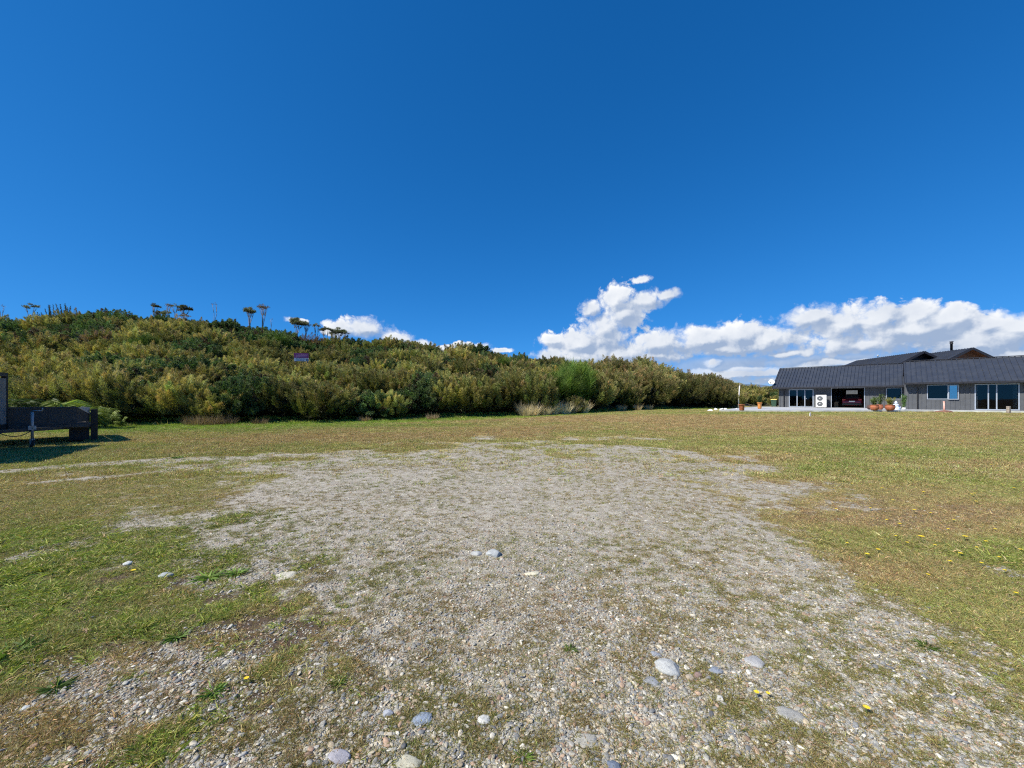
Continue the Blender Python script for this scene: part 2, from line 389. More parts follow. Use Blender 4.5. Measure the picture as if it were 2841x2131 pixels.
M_rubber = mat('black_rubber', (.018, .018, .018), .85, var=.3, bump=.3)
M_blackw = mat('black_painted_board', (.010, .010, .010), .7, var=.4, scale=5, bump=.3)
M_white = mat('white_enamel', (.78, .78, .73), .45, var=.04)
M_grill = mat('grey_grille', (.20, .21, .22), .6)
M_terra = mat('terracotta', (.36, .115, .055), .7, var=.25, scale=7, bump=.2)
M_orange = mat('orange_glazed_pot', (.66, .26, .06), .5, var=.15)
M_red = mat('red_car_paint', (.20, .010, .022), .22, .3, .03, spec=.7)
M_carblack = mat('black_plastic', (.02, .02, .022), .5)
M_tail = mat('tail_lamp_plastic', (.45, .04, .03), .2)
M_plate = mat('number_plate', (.75, .75, .72), .5, var=.03)
M_pink = mat('pink_plastic_pipe', (.72, .40, .33), .5, var=.12)
M_dirt = mat('reddish_dirt', (.20, .10, .065), .95, var=.35, scale=8, bump=.8, bscale=20)
M_wood = mat('weathered_wood', (.30, .26, .22), .9, var=.3, scale=8, bump=.4)
M_whitew = mat('white_painted_post', (.78, .76, .74), .7, var=.08)
M_purple = mat('purple_board', (.20, .03, .16), .5, var=.1)
M_paleblue = mat('pale_blue_board', (.42, .52, .62), .5, var=.08)
M_letter = mat('pale_lettering', (.40, .22, .38), .5); M_letter2 = mat('dark_lettering', (.08, .14, .22), .5)
M_bin = mat('green_bin_plastic', (.03, .075, .045), .5); M_lid = mat('yellow_bin_lid', (.72, .55, .10), .5)
M_orn = mat('pale_blue_ceramic', (.66, .74, .86), .35, var=.15, scale=14)
M_curtain = mat('white_curtain', (.80, .80, .80), .9, var=.06); M_curtb = mat('pale_green_blind', (.55, .72, .74), .8)
M_yel = mat('yellow_petals', (.85, .62, .02), .6, var=.05); M_stem = mat('green_stem', (.10, .16, .04), .7)
M_card = mat('cardboard', (.42, .27, .15), .9)
def glass_mat(ior=1.42, k=1.0):
    m = bpy.data.materials.new('window_glass'); m.use_nodes = True; nt = m.node_tree; nt.nodes.clear(); T = NT(nt)
    tr = T.n('ShaderNodeBsdfTransparent'); tr.inputs[0].default_value = (.42, .46, .48, 1)
    gl = T.n('ShaderNodeBsdfGlossy'); gl.inputs['Roughness'].default_value = .02; gl.inputs['Color'].default_value = (.9, .95, 1, 1)
    fr = T.n('ShaderNodeFresnel'); fr.inputs[0].default_value = ior
    tc = T.n('ShaderNodeTexCoord'); bp = T.n('ShaderNodeBump'); bp.inputs['Strength'].default_value = .04; bp.inputs['Distance'].default_value = .02
    T.put(bp.inputs['Height'], T.noise(tc.outputs['Object'], 1.4, 2)); nt.links.new(bp.outputs[0], gl.inputs['Normal'])
    f = T.m('MULTIPLY', fr.outputs[0], k, clamp=True)
    mx = T.n('ShaderNodeMixShader'); T.put(mx.inputs[0], f); nt.links.new(tr.outputs[0], mx.inputs[1]); nt.links.new(gl.outputs[0], mx.inputs[2])
    out = T.n('ShaderNodeOutputMaterial'); nt.links.new(mx.outputs[0], out.inputs[0]); return m
M_glass = glass_mat(); M_glassb = glass_mat(2.6, 1.9)
def stone_mat(name, src):
    m = bpy.data.materials.new(name); m.use_nodes = True; nt = m.node_tree; T = NT(nt); bs = nt.nodes['Principled BSDF']
    a = T.n('ShaderNodeAttribute'); a.attribute_type = src; a.attribute_name = 'col'
    tc = T.n('ShaderNodeTexCoord'); sc = 3.0 if src == 'INSTANCER' else 14
    n1 = T.noise(tc.outputs['Object'], sc, 6, .7); n2 = T.noise(tc.outputs['Object'], sc * .35, 3, .5, 1.5)
    c = T.mix(1.0, a.outputs['Color'], T.sstep(n1, .25, .75, .72, 1.28), 'MULTIPLY')
    c = T.mix(T.sstep(n2, .5, .62, 0, .35), c, T.mix(1.0, c, (1.25, 1.2, 1.1, 1), 'MULTIPLY'))
    T.put(bs.inputs['Base Color'], c); bs.inputs['Roughness'].default_value = .85; bs.inputs['Specular IOR Level'].default_value = .3
    if src != 'INSTANCER':
        b = T.n('ShaderNodeBump'); b.inputs['Strength'].default_value = .5; b.inputs['Distance'].default_value = .006
        T.put(b.inputs['Height'], T.noise(tc.outputs['Object'], 40, 6, .65)); T.put(bs.inputs['Normal'], b.outputs[0])
    return m
M_peb = stone_mat('pebbles', 'INSTANCER'); M_stone = stone_mat('river_stone', 'GEOMETRY')

def ground_mat():
    m = bpy.data.materials.new('ground_surface'); m.use_nodes = True; nt = m.node_tree; T = NT(nt); bs = nt.nodes['Principled BSDF']
    a = T.n('ShaderNodeAttribute'); a.attribute_name = 'col'; gA = T.n('ShaderNodeAttribute'); gA.attribute_name = 'mask'
    sp = T.n('ShaderNodeSeparateColor'); nt.links.new(gA.outputs['Color'], sp.inputs[0])
    geo = T.n('ShaderNodeNewGeometry'); P = geo.outputs['Position']
    n_f = T.noise(P, 55, 4, .7); n_m = T.noise(P, 7, 5, .65); n_l = T.noise(P, 1.3, 4, .6)
    grassc = T.mix(1.0, a.outputs['Color'], T.sstep(n_f, .25, .75, .6, 1.35), 'MULTIPLY')
    grassc = T.mix(T.sstep(n_m, .45, .7, 0, .4), grassc, C4(BROWNC))
    grassc = T.mix(T.sstep(n_l, .5, .75, 0, .35), grassc, C4(STRAW * .8))
    def vor(scale):
        v = T.n('ShaderNodeTexVoronoi'); T.put(v.inputs['Vector'], P); v.inputs['Scale'].default_value = scale; return v
    v1 = vor(60); v2 = vor(150)
    def stonecol(v):
        s = T.n('ShaderNodeSeparateColor'); nt.links.new(v.outputs['Color'], s.inputs[0])
        c = T.mix(s.outputs[0], C4((.28, .265, .232)), C4((.49, .45, .365)))
        c = T.mix(T.sstep(s.outputs[1], .72, .78), c, C4((.30, .21, .16)))
        c = T.mix(T.sstep(s.outputs[2], .90, .93), c, C4((.52, .50, .46)))
        return T.mix(T.sstep(v.outputs['Distance'], .35, .75, 0, .75), c, C4((.20, .165, .12)))
    sandc = T.mix(T.sstep(n_m, .35, .65), C4((.315, .292, .240)), C4((.50, .470, .390)))
    sc = T.mix(T.sstep(T.noise(P, 4.5, 4, .6), .42, .58, .15, .9), stonecol(v2), stonecol(v1))
    gravc = T.mix(T.sstep(T.noise(P, 11, 3), .4, .62, .25, .9), sandc, sc)
    soilc = T.mix(1.0, C4(SOIL), T.sstep(n_f, .3, .7, .6, 1.5), 'MULTIPLY')
    mk = T.m('ADD', sp.outputs[0], T.m('ADD', T.m('MULTIPLY', T.m('SUBTRACT', T.noise(P, 7, 8, .75), .5), 1.5), T.m('MULTIPLY', T.m('SUBTRACT', T.noise(P, 2.1, 5, .65), .5), .9)))
    mask = T.sstep(mk, .36, .62)
    lowc = T.mix(sp.outputs[1], grassc, soilc)
    c = T.mix(mask, lowc, gravc)
    T.put(bs.inputs['Base Color'], c); bs.inputs['Roughness'].default_value = .95; bs.inputs['Specular IOR Level'].default_value = .15
    hg = T.m('ADD', T.m('MULTIPLY', T.m('SUBTRACT', 1.0, v1.outputs['Distance']), .7), T.m('MULTIPLY', T.m('SUBTRACT', 1.0, v2.outputs['Distance']), .35))
    hh = T.n('ShaderNodeMix', data_type='FLOAT'); T.put(hh.inputs[0], mask); T.put(hh.inputs[2], T.m('MULTIPLY', n_f, 1.6)); T.put(hh.inputs[3], hg)
    b = T.n('ShaderNodeBump'); b.inputs['Strength'].default_value = .55; b.inputs['Distance'].default_value = .014
    T.put(b.inputs['Height'], hh.outputs[0]); T.put(bs.inputs['Normal'], b.outputs[0])
    return m

# ------------------------------------------------------------------ ground sheet
def build_ground():
    n = 560
    s = np.linspace(-1, 1, n)
    xs = 2.6 * np.sinh(8.4 * s); ys = 4 + 2.6 * np.sinh(8.4 * s)
    Xg, Yg = np.meshgrid(xs, ys); X = Xg.ravel(); Y = Yg.ravel()
    Z = ground(X, Y)
    g, v, b = fields(X, Y)
    c = grass_color(v, b, 0)
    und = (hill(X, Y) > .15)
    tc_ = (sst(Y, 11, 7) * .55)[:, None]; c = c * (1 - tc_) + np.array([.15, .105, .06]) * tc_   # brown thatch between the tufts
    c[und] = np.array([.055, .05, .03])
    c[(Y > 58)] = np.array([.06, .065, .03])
    nearl = sst(Y, 5.5, 3.0) * sst(X, .3, -1.2)
    soil = np.clip(sst(b, .9, 1.2) * .4 * (Y < 5) + nearl * .95 * sst(v, .95, .35) + .40 * sst(Y, 9, 5), 0, .92)
    idx = np.arange(n * n).reshape(n, n)
    F = np.stack([idx[:-1, :-1], idx[:-1, 1:], idx[1:, 1:], idx[1:, :-1]], -1).reshape(-1, 4)
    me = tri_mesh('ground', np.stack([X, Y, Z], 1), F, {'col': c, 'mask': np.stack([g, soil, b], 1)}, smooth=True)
    o = link('ground', me, ground_mat()); tag(o, None, None, kind='structure'); o['label'] = 'gravel and grass ground rising to a scrub covered bank'
build_ground()

# ------------------------------------------------------------------ scatter (geometry nodes, for uncountable cover only)
def scatter(name, P, R, Sc, I, colr, protos, label):
    me = bpy.data.meshes.new(name); me.vertices.add(len(P)); me.vertices.foreach_set('co', np.asarray(P, np.float32).ravel())
    for an, ty, key, arr in (('rot', 'FLOAT_VECTOR', 'vector', R), ('scl', 'FLOAT_VECTOR', 'vector', Sc), ('idx', 'INT', 'value', I)):
        a = me.attributes.new(an, ty, 'POINT'); a.data.foreach_set(key, np.asarray(arr, np.int32 if ty == 'INT' else np.float32).ravel())
    if colr is not None:
        a = me.attributes.new('col', 'FLOAT_COLOR', 'POINT'); a.data.foreach_set('color', np.hstack([colr, np.ones((len(colr), 1))]).astype(np.float32).ravel())
    o = link(name, me); tag(o, label, None, kind='stuff')
    pc = bpy.data.collections.new(name + '_kinds')
    for p in protos: pc.objects.link(p)
    ng = bpy.data.node_groups.new(name + '_scatter', 'GeometryNodeTree')
    ng.interface.new_socket('Geometry', in_out='INPUT', socket_type='NodeSocketGeometry')
    ng.interface.new_socket('Geometry', in_out='OUTPUT', socket_type='NodeSocketGeometry')
    N = ng.nodes; L = ng.links; gi = N.new('NodeGroupInput'); go = N.new('NodeGroupOutput')
    ci = N.new('GeometryNodeCollectionInfo'); ci.inputs['Collection'].default_value = pc
    ci.inputs['Separate Children'].default_value = True; ci.inputs['Reset Children'].default_value = True
    ip = N.new('GeometryNodeInstanceOnPoints'); ip.inputs['Pick Instance'].default_value = True
    def na(nm, ty):
        q = N.new('GeometryNodeInputNamedAttribute'); q.data_type = ty; q.inputs[0].default_value = nm; return q.outputs[0]
    e2r = N.new('FunctionNodeEulerToRotation'); L.new(na('rot', 'FLOAT_VECTOR'), e2r.inputs[0])
    L.new(gi.outputs[0], ip.inputs['Points']); L.new(ci.outputs[0], ip.inputs['Instance'])
    L.new(na('idx', 'INT'), ip.inputs['Instance Index']); L.new(e2r.outputs[0], ip.inputs['Rotation']); L.new(na('scl', 'FLOAT_VECTOR'), ip.inputs['Scale'])
    L.new(ip.outputs[0], go.inputs[0])
    md = o.modifiers.new('scatter', 'NODES'); md.node_group = ng
    return o
def proto(name, me, m):
    me.materials.append(m); return bpy.data.objects.new(name, me)

# ---- blades: arrays of thin curved blades
def blades(base, dirn, L, W, bend, col, segs=2, wdir=None):
    """each blade: `segs` quads narrowing to a tip.  base,dirn (n,3); L,W,bend (n,)"""
    n = len(base); d = dirn / np.linalg.norm(dirn, axis=1, keepdims=True)
    r = rng.normal(size=(n, 3)); side = np.cross(d, r); side /= np.linalg.norm(side, axis=1, keepdims=True) + 1e-9
    V = []; rows = []
    for k in range(segs + 1):
        t = k / segs
        c = base + d * (L * t)[:, None]; c[:, 2] -= bend * L * t * t
        w = (W * (1 - t) ** .7 * .5)[:, None]
        if k < segs: V.append(c - side * w); V.append(c + side * w)
        else: V.append(c)
    nv = len(V); Vv = np.stack(V, 1).reshape(-1, 3)
    b0 = np.arange(n)[:, None] * nv; F = []
    for k in range(segs):
        a = 2 * k
        if k < segs - 1: F += [b0 + np.array([[a, a+1, a+3]]), b0 + np.array([[a, a+3, a+2]])]
        else: F += [b0 + np.array([[a, a+1, a+2]])]
    C = np.repeat(col, nv, axis=0)
    return Vv, np.concatenate(F), C

def tuft(name, n, rad, h0, h1, w, lean, seed, segs=2):
    a = rng.uniform(0, 2*PI, n); q = rad * np.sqrt(rng.random(n))
    base = np.stack([q*np.cos(a), q*np.sin(a), np.full(n, -.004)], 1)
    a2 = a + rng.normal(0, .8, n)
    d = np.stack([np.cos(a2)*lean, np.sin(a2)*lean, np.ones(n)], 1) + rng.normal(0, .25, (n, 3)) * [1, 1, .1]
    d[:, 2] = np.abs(d[:, 2])
    L = rng.uniform(h0, h1, n); sh = rng.uniform(.55, 1.45, (n, 1)) * np.array([[1, 1, 1]]) * (1 + rng.normal(0, .12, (n, 3)))
    V, F, Cc = blades(base, d, L, np.full(n, w) * rng.uniform(.6, 1.3, n), rng.uniform(.1, .55, n), np.clip(sh, .3, 1.8), segs)
    return tri_mesh(name, V, F, {'shade': Cc})
T_near = [tuft('t%d' % i, 26, .035, .018, .05, .0032, .9, i) for i in range(4)] + [tuft('m%d' % i, 40, .06, .012, .04, .0035, 2.2, i) for i in range(3)] \
       + [tuft('b%d' % i, 14, .02, .03, .075, .0075, 1.3, i) for i in range(2)]
T_far = [tuft('f%d' % i, 90, .22, .03, .085, .011, .8, i, 1) for i in range(4)] + [tuft('g%d' % i, 40, .12, .05, .14, .012, .6, i, 1) for i in range(2)]
PN = [proto('tuft_a%02d' % i, m, M_grass) for i, m in enumerate(T_near)]
PF = [proto('tuft_b%d' % i, m, M_grass) for i, m in enumerate(T_far)]

def sample_view(N, y0, y1, power, rmax=1.36):
    """random ground points inside the seen wedge; density falls off as 1/Y**power"""
    u = rng.random(N); p = 2 - power
    Y = (y0 ** p + u * (y1 ** p - y0 ** p)) ** (1 / p) if abs(p) > 1e-6 else y0 * (y1 / y0) ** u
    X = Y * rng.uniform(-rmax, rmax, N)
    return X, Y
SLAB = np.array([(17.6,34.0),(24,33.3),(35.2,33.4),(41.3,29.6),(52,19.5),(60,27),(48,52),(30,50),(22,40)])
def make_grass():
    X, Y = sample_view(380000, 1.45, 13, 2.25)
    g, v, b = fields(X, Y)
    dens = (1 - .80 * sst(g, .10, .95)) * (.45 + .55 * fbm(X * 5, Y * 5, 2)) * (1 - .55 * sst(b, .6, 1)) + .0
    gt = sst(fbm(X * 5 + 3, Y * 5, 4), .50, .62) * .6
    nl = sst(Y, 5.5, 3.0) * sst(X, .3, -1.2)
    dens = dens * (1 - nl * .88 * sst(fbm(X * 4.5 + 1, Y * 4.5, 4), .60, .44))
    spk = sst(fbm(X * 15, Y * 15 + 4, 3, .55), .52, .70) * (.35 + .65 * sst(fbm(X * .8 + 8, Y * .8, 3), .35, .6))
    dens = np.where(g > .5, np.maximum(.06 + gt * .18 + .66 * spk, dens * (1 - sst(g, .5, .8))), dens)
    k = rng.random(len(X)) < dens * 1.1
    X, Y, g, v, b = X[k], Y[k], g[k], v[k], b[k]; n = len(X)
    Z = ground(X, Y)
    c = grass_color(v + rng.normal(0, .22, n), b + rng.normal(0, .25, n) + .22 * sst(g, .3, .9), 0)
    st = rng.random(n) < .20; c[st] = STRAW * rng.uniform(.6, 1.1, (st.sum(), 1))
    c *= rng.uniform(.75, 1.3, (n, 1)) * (1 - .26 * (g > .55))[:, None]
    I = np.where(rng.random(n) < .3, rng.integers(4, 7, n), rng.integers(0, 4, n)); br = (rng.random(n) < .10 + .25 * sst(v, .6, 1)); I[br] = rng.integers(7, 9, br.sum())
    R = np.stack([rng.normal(0, .15, n), rng.normal(0, .15, n), rng.uniform(0, 2*PI, n)], 1)
    s = rng.uniform(.5, 1.1, n) * (.85 + .06 * Y) * (1 + .45 * sst(v, .6, 1)) * np.where(g > .5, .75, 1)
    s = np.clip(s, .4, 2.6)
    nl2 = (sst(Y, 6, 3.0) * sst(X / Y, -.30, -.62) > rng.random(n)) & (fbm(X * 3.3 + 21, Y * 3.3, 4, .6) > .54) & (rng.random(n) < .34)
    s[nl2] *= 1.25; c[nl2] = np.array([.29, .345, .075]) * rng.uniform(.8, 1.25, (nl2.sum(), 1)); I[nl2 & (rng.random(n) < .5)] = 7
    scatter('short_grass', np.stack([X, Y, Z], 1), R, np.stack([s, s, s * rng.uniform(.6, 1.2, n)], 1), I, c, PN, 'short patchy green and brown grass around the gravel')
    X, Y = sample_view(140000, 6.5, 50, 1.9, 1.42)
    g, v, b = fields(X, Y)
    r = np.clip(X / Y, -2.4, .7); yf = np.interp(r, R_, YF)
    ok = ((Y < yf + 1.0) | (X / Y > .56)) & ~inside(X, Y, SLAB) & (rng.random(len(X)) < (1 - .93 * sst(g, .10, .75)) * sst(Y, 6.5, 11.5)) & (Y < 34 + 30 * (X / Y < .5))
    X, Y, g, v, b, yf = X[ok], Y[ok], g[ok], v[ok], b[ok], yf[ok]; n = len(X)
    c = grass_color(v + rng.normal(0, .18, n), b + rng.normal(0, .22, n), 0)
    st = rng.random(n) < .22; c[st] = STRAW * rng.uniform(.6, 1.1, (st.sum(), 1))
    c *= rng.uniform(.8, 1.25, (n, 1))
    vg = sst(yf - Y, 1.9, 0) * (X / Y < .55)
    vc = (sst(yf - Y, 4.6, 2.0) * (X / Y < .55) > rng.random(n)) & (rng.random(n) < .75); c[vc] = np.array([.27, .36, .06]) * rng.uniform(.75, 1.25, (vc.sum(), 1))
    s = rng.uniform(.6, 1.1, n) * (1 + 2.0 * vg * rng.random(n))
    I = np.where(rng.random(n) < .15 + .5 * vg, rng.integers(4, 6, n), rng.integers(0, 4, n))
    R = np.stack([rng.normal(0, .1, n), rng.normal(0, .1, n), rng.uniform(0, 2*PI, n)], 1)
    scatter('lawn_grass', np.stack([X, Y, ground(X, Y)], 1), R, np.stack([s, s, s], 1), I, c, PF, 'mown green and brown lawn grass reaching to the scrub and house')
make_grass()

# ---- pebbles
def ico(sub):
    import bmesh
    bm = bmesh.new(); bmesh.ops.create_icosphere(bm, subdivisions=sub, radius=1.0)
    V = np.array([v.co[:] for v in bm.verts]); F = np.array([[v.index for v in f.verts] for f in bm.faces]); bm.free(); return V, F
IC2, IC4 = ico(2), ico(5)
def rock(V, seed, amp, flat, angular=0.0):
    r = np.random.default_rng(seed); U = V.copy()
    for k in range(5):                                   # cut flat facets
        d = r.normal(size=3); d /= np.linalg.norm(d); h = r.uniform(.62, .9)
        p = U @ d; U = U - np.outer(np.maximum(p - h, 0) * (.6 + .4 * angular), d)
    for k in range(4):
        d = r.normal(size=3) * (1.2 + k); ph = r.uniform(0, 6)
        U = U * (1 + amp / (1 + k) * np.sin(V @ d + ph))[:, None]
    return U * np.array([1, r.uniform(.6, .95), flat])
def stone_colors(n, k=.97):
    pal = np.array([(.30,.295,.265),(.22,.225,.225),(.37,.355,.315),(.44,.40,.32),(.37,.31,.22),(.33,.23,.165),(.39,.28,.20),(.58,.55,.47),(.15,.155,.165),(.42,.37,.27)])
    w = np.array([.22,.13,.16,.13,.10,.06,.05,.06,.03,.06]); w /= w.sum()
    return pal[rng.choice(len(pal), n, p=w)] * np.array([1.0, .995, .99]) * rng.uniform(.72, 1.3, (n, 1)) * k
def make_pebbles():
    P = [proto('pebble_%d' % i, tri_mesh('pb%d' % i, rock(IC2[0], i, .15, rng.uniform(.32, .6), 1.0), IC2[1], None, True), M_peb) for i in range(8)]
    X, Y = sample_view(560000, 1.4, 11, 2.35)
    g, v, b = fields(X, Y)
    stony = .38 + .42 * sst(fbm(X * 1.7 + 31, Y * 1.7, 4), .36, .60)
    dens = sst(g, .15, 1.0) * stony * (1 - .62 * sst(Y, 2.2, 5.5)) + .03 * (fbm(X * 2, Y * 2, 2) > .5) + .05 * sst(b, .8, 1) * (Y < 6) + .16 * sst(Y, 5.5, 3) * sst(X, .3, -1.2) * sst(fbm(X * 2 + 7, Y * 2, 3), .42, .6)
    k = rng.random(len(X)) < dens
    X, Y = X[k], Y[k]; n = len(X)
    s = np.exp(rng.normal(math.log(.0042), .52, n)) * (1 + .04 * Y); s = np.clip(s, .0024, .017)
    Z = ground(X, Y) + s * .12
    R = np.stack([rng.normal(0, .25, n), rng.normal(0, .25, n), rng.uniform(0, 2*PI, n)], 1)
    Sc = s[:, None] * np.stack([rng.uniform(.9, 1.35, n), rng.uniform(.8, 1.1, n), rng.uniform(.7, 1.1, n)], 1)
    scatter('gravel', np.stack([X, Y, Z], 1), R, Sc, rng.integers(0, 8, n), stone_colors(n), P, 'mixed grey and tan river gravel')
make_pebbles()

# ---- the stones one can single out (px,py in 2212 units, width px)
STONES = [
 (1442,1446,52,(.42,.43,.42),.55,'largest smooth pale grey stone, lying right of centre in the gravel'),
 (1408,1476,36,(.30,.31,.32),.3,'flat dark grey stone just below the largest pale stone'),
 (1415,1415,24,(.27,.29,.33),.5,'small striped blue grey stone touching the top of the largest pale stone'),
 (914,1556,46,(.25,.30,.38),.35,'blue grey stone with white veins near the bottom edge'),
 (732,1637,54,(.34,.33,.36),.4,'wide purple grey stone half cut by the bottom edge, left of centre'),
 (880,1650,58,(.46,.44,.34),.3,'broad flat tan stone at the bottom edge, right of the purple grey one'),
 (1265,1600,50,(.38,.365,.32),.22,'half buried beige grey stone near the bottom edge, centre right'),
 (1045,1560,32,(.58,.58,.54),.45,'chipped off white stone near the bottom, left of the buried beige one'),
 (1325,1660,32,(.15,.18,.24),.4,'dark slate blue stone cut by the bottom edge'),
 (618,1245,50,(.52,.49,.40),.18,'flat cream stone where the left grass meets the gravel'),
 (1150,1240,34,(.60,.56,.42),.3,'cream yellow stone alone in the middle of the gravel'),
 (358,1245,30,(.33,.35,.36),.45,'grey stone lying in the left grass beside a bright tuft'),
 (275,1220,18,(.50,.52,.50),.6,'small pale stone at the edge of the bare patch in the left grass'),
 (1068,1198,36,(.36,.38,.38),.5,'right one of two pale grey stones side by side in mid gravel'),
 (1030,1198,28,(.37,.38,.37),.4,'left one of two pale grey stones side by side in mid gravel'),
 (1700,1545,62,(.34,.335,.31),.2,'long weathered grey stone sunk in the gravel near the bottom right'),
 (1630,1430,42,(.36,.36,.36),.3,'narrow dark grey stone standing behind the yellow flower'),
 (1490,1465,22,(.40,.34,.26),.6,'tan rounded stone right of the largest pale stone'),
 (1508,1462,20,(.27,.19,.17),.6,'dark reddish pebble right of the tan rounded stone'),
 (1545,1450,34,(.26,.29,.34),.35,'slim blue grey stone pointing right beside the reddish pebble'),
 (838,1545,26,(.36,.38,.42),.6,'upright blue grey stone left of the veined stone'),
 (1555,1512,24,(.50,.49,.45),.5,'pale oval stone low in the gravel, below the slim blue grey stone'),
 (55,1530,20,(.52,.55,.54),.5,'pale stone by the yellow green tufts at the far left bottom'),
]
rxy = []
for i, (px, py, wpx, c, fl, lab) in enumerate(STONES):
    x, y = gp(px, py, K); s = wpx * K / FPX * y * .5
    Vr = rock(IC4[0], 50 + i, .09, fl, .7); Vr = Vr * (1 + .035 * (fbm(Vr[:, 0] * 3 + i, Vr[:, 1] * 3 + 2 * Vr[:, 2], 4) - .5) * 4)[:, None]
    cc = np.tile(np.array(c), (len(Vr), 1)) * (1 + .35 * (fbm(Vr[:, 0] * 2 + i, Vr[:, 1] * 2 + Vr[:, 2], 4) - .5))[:, None]
    if 'veins' in lab or 'striped' in lab:
        vv = np.abs(np.sin(Vr @ np.array([3.5, 2, 1.]) + .8 * np.sin(Vr[:, 1] * 4))) < .06; cc[vv] = (.42, .45, .47)
    me = tri_mesh('stone', Vr, IC4[1], {'col': cc}, True)
    o = link('stone', me, M_stone, loc=(x, y, gz(x, y) + s * fl * .05), rot=(0, 0, rng.uniform(-.4, .4)), scale=(s, s, s))
    tag(o, lab, 'stone', 'larger stones in the gravel')

# ------------------------------------------------------------------ shrubs
def shrub_mesh(kind, seed):
    global rng
    rng = np.random.default_rng(1000 + seed)
    P = dict(
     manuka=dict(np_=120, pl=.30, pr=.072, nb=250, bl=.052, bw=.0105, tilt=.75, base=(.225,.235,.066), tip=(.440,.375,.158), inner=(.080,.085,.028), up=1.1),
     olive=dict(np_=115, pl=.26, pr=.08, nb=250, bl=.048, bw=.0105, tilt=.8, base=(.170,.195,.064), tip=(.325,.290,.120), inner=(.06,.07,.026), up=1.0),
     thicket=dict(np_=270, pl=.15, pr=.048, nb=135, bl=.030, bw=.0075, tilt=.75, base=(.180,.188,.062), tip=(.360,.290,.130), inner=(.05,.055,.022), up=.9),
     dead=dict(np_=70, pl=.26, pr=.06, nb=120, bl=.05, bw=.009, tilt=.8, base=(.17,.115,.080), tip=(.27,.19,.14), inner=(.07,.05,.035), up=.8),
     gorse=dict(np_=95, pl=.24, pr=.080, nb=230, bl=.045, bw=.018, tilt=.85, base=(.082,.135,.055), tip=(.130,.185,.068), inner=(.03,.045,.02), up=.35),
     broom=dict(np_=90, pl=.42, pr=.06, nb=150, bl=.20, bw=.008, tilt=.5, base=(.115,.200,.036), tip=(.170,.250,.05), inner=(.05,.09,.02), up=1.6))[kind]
    n = P['np_']
    u = (np.arange(n) + .5) / n; ph = np.arange(n) * 2.39996 + rng.normal(0, .3, n)
    ct = 1 - u * 1.48; stt = np.sqrt(np.maximum(1 - ct ** 2, 0))
    lump = 1 + rng.normal(0, .09, n) + .16 * np.sin(2 * ph + seed) * stt + .10 * np.sin(3.3 * ph + 2 * seed) + .08 * np.sin(5 * ct + seed)
    rad = np.array([.56, .56, .44]) if kind != 'broom' else np.array([.40, .40, .50])
    c = np.stack([stt*np.cos(ph), stt*np.sin(ph), ct], 1) * rad * lump[:, None] * .84; c[:, 2] += .36
    low = sst(-ct, -.1, .5)
    axis = np.stack([stt*np.cos(ph)*P['tilt'], stt*np.sin(ph)*P['tilt'], P['up'] * (1 - .45 * low)], 1) + rng.normal(0, .2, (n, 3)) + [.10, .03, 0]
    if kind == 'gorse': axis[:, 2] += ct * .6
    axis /= np.linalg.norm(axis, axis=1, keepdims=True)
    Lp = P['pl'] * rng.uniform(.7, 1.35, n) * np.where(rng.random(n) < .15, 1.25, 1)
    nb = P['nb']; N = n * nb; pid = np.repeat(np.arange(n), nb)
    t = rng.random(N) ** .85
    prof = np.sin(np.clip(t * .95 + .06, 0, 1) * PI) ** .7 * (1 - .35 * t)
    a = axis[pid]; r3 = rng.normal(size=(N, 3)); rp = r3 - (r3 * a).sum(1, keepdims=True) * a; rp /= np.linalg.norm(rp, axis=1, keepdims=True)
    q = P['pr'] * prof * np.sqrt(rng.random(N)) * rng.uniform(.85, 1.3, n)[pid]
    base = c[pid] + a * (Lp[pid] * (t - .3))[:, None] + rp * q[:, None]
    d = a * (1.1 if kind != 'gorse' else .6) + rp * rng.uniform(.3, .9, (N, 1)) + rng.normal(0, .2, (N, 3))
    pc = rng.uniform(.72, 1.28, (n, 1))[pid]; hue = rng.normal(0, .07, (n, 3))[pid]
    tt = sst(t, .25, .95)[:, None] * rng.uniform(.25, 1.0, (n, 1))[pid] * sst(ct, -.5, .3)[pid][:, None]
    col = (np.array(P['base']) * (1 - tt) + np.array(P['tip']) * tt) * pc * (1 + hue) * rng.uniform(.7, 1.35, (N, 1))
    if kind == 'gorse':
        dead = rng.random(n) < .12; col[dead[pid]] = np.array([.10, .075, .05]) * rng.uniform(.7, 1.3, (dead[pid].sum(), 1))
    # inner filling so that the crown is not hollow
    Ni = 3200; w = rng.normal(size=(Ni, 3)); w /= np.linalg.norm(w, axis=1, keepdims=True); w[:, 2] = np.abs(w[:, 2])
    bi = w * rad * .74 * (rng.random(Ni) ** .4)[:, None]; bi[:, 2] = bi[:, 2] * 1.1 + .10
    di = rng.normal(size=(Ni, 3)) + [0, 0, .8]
    ci = np.array(P['inner']) * rng.uniform(.6, 1.3, (Ni, 1))  # core blades darkened: shade inside the crown is put into their colour
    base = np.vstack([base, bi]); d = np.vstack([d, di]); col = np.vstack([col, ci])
    L = np.concatenate([P['bl'] * rng.uniform(.6, 1.4, N), rng.uniform(.05, .10, Ni)]); W = np.concatenate([P['bw'] * rng.uniform(.7, 1.3, N), rng.uniform(.02, .035, Ni)])
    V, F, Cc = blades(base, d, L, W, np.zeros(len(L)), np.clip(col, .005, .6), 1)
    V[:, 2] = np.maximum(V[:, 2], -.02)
    return tri_mesh(kind + '_crown', V, F, {'col': Cc})
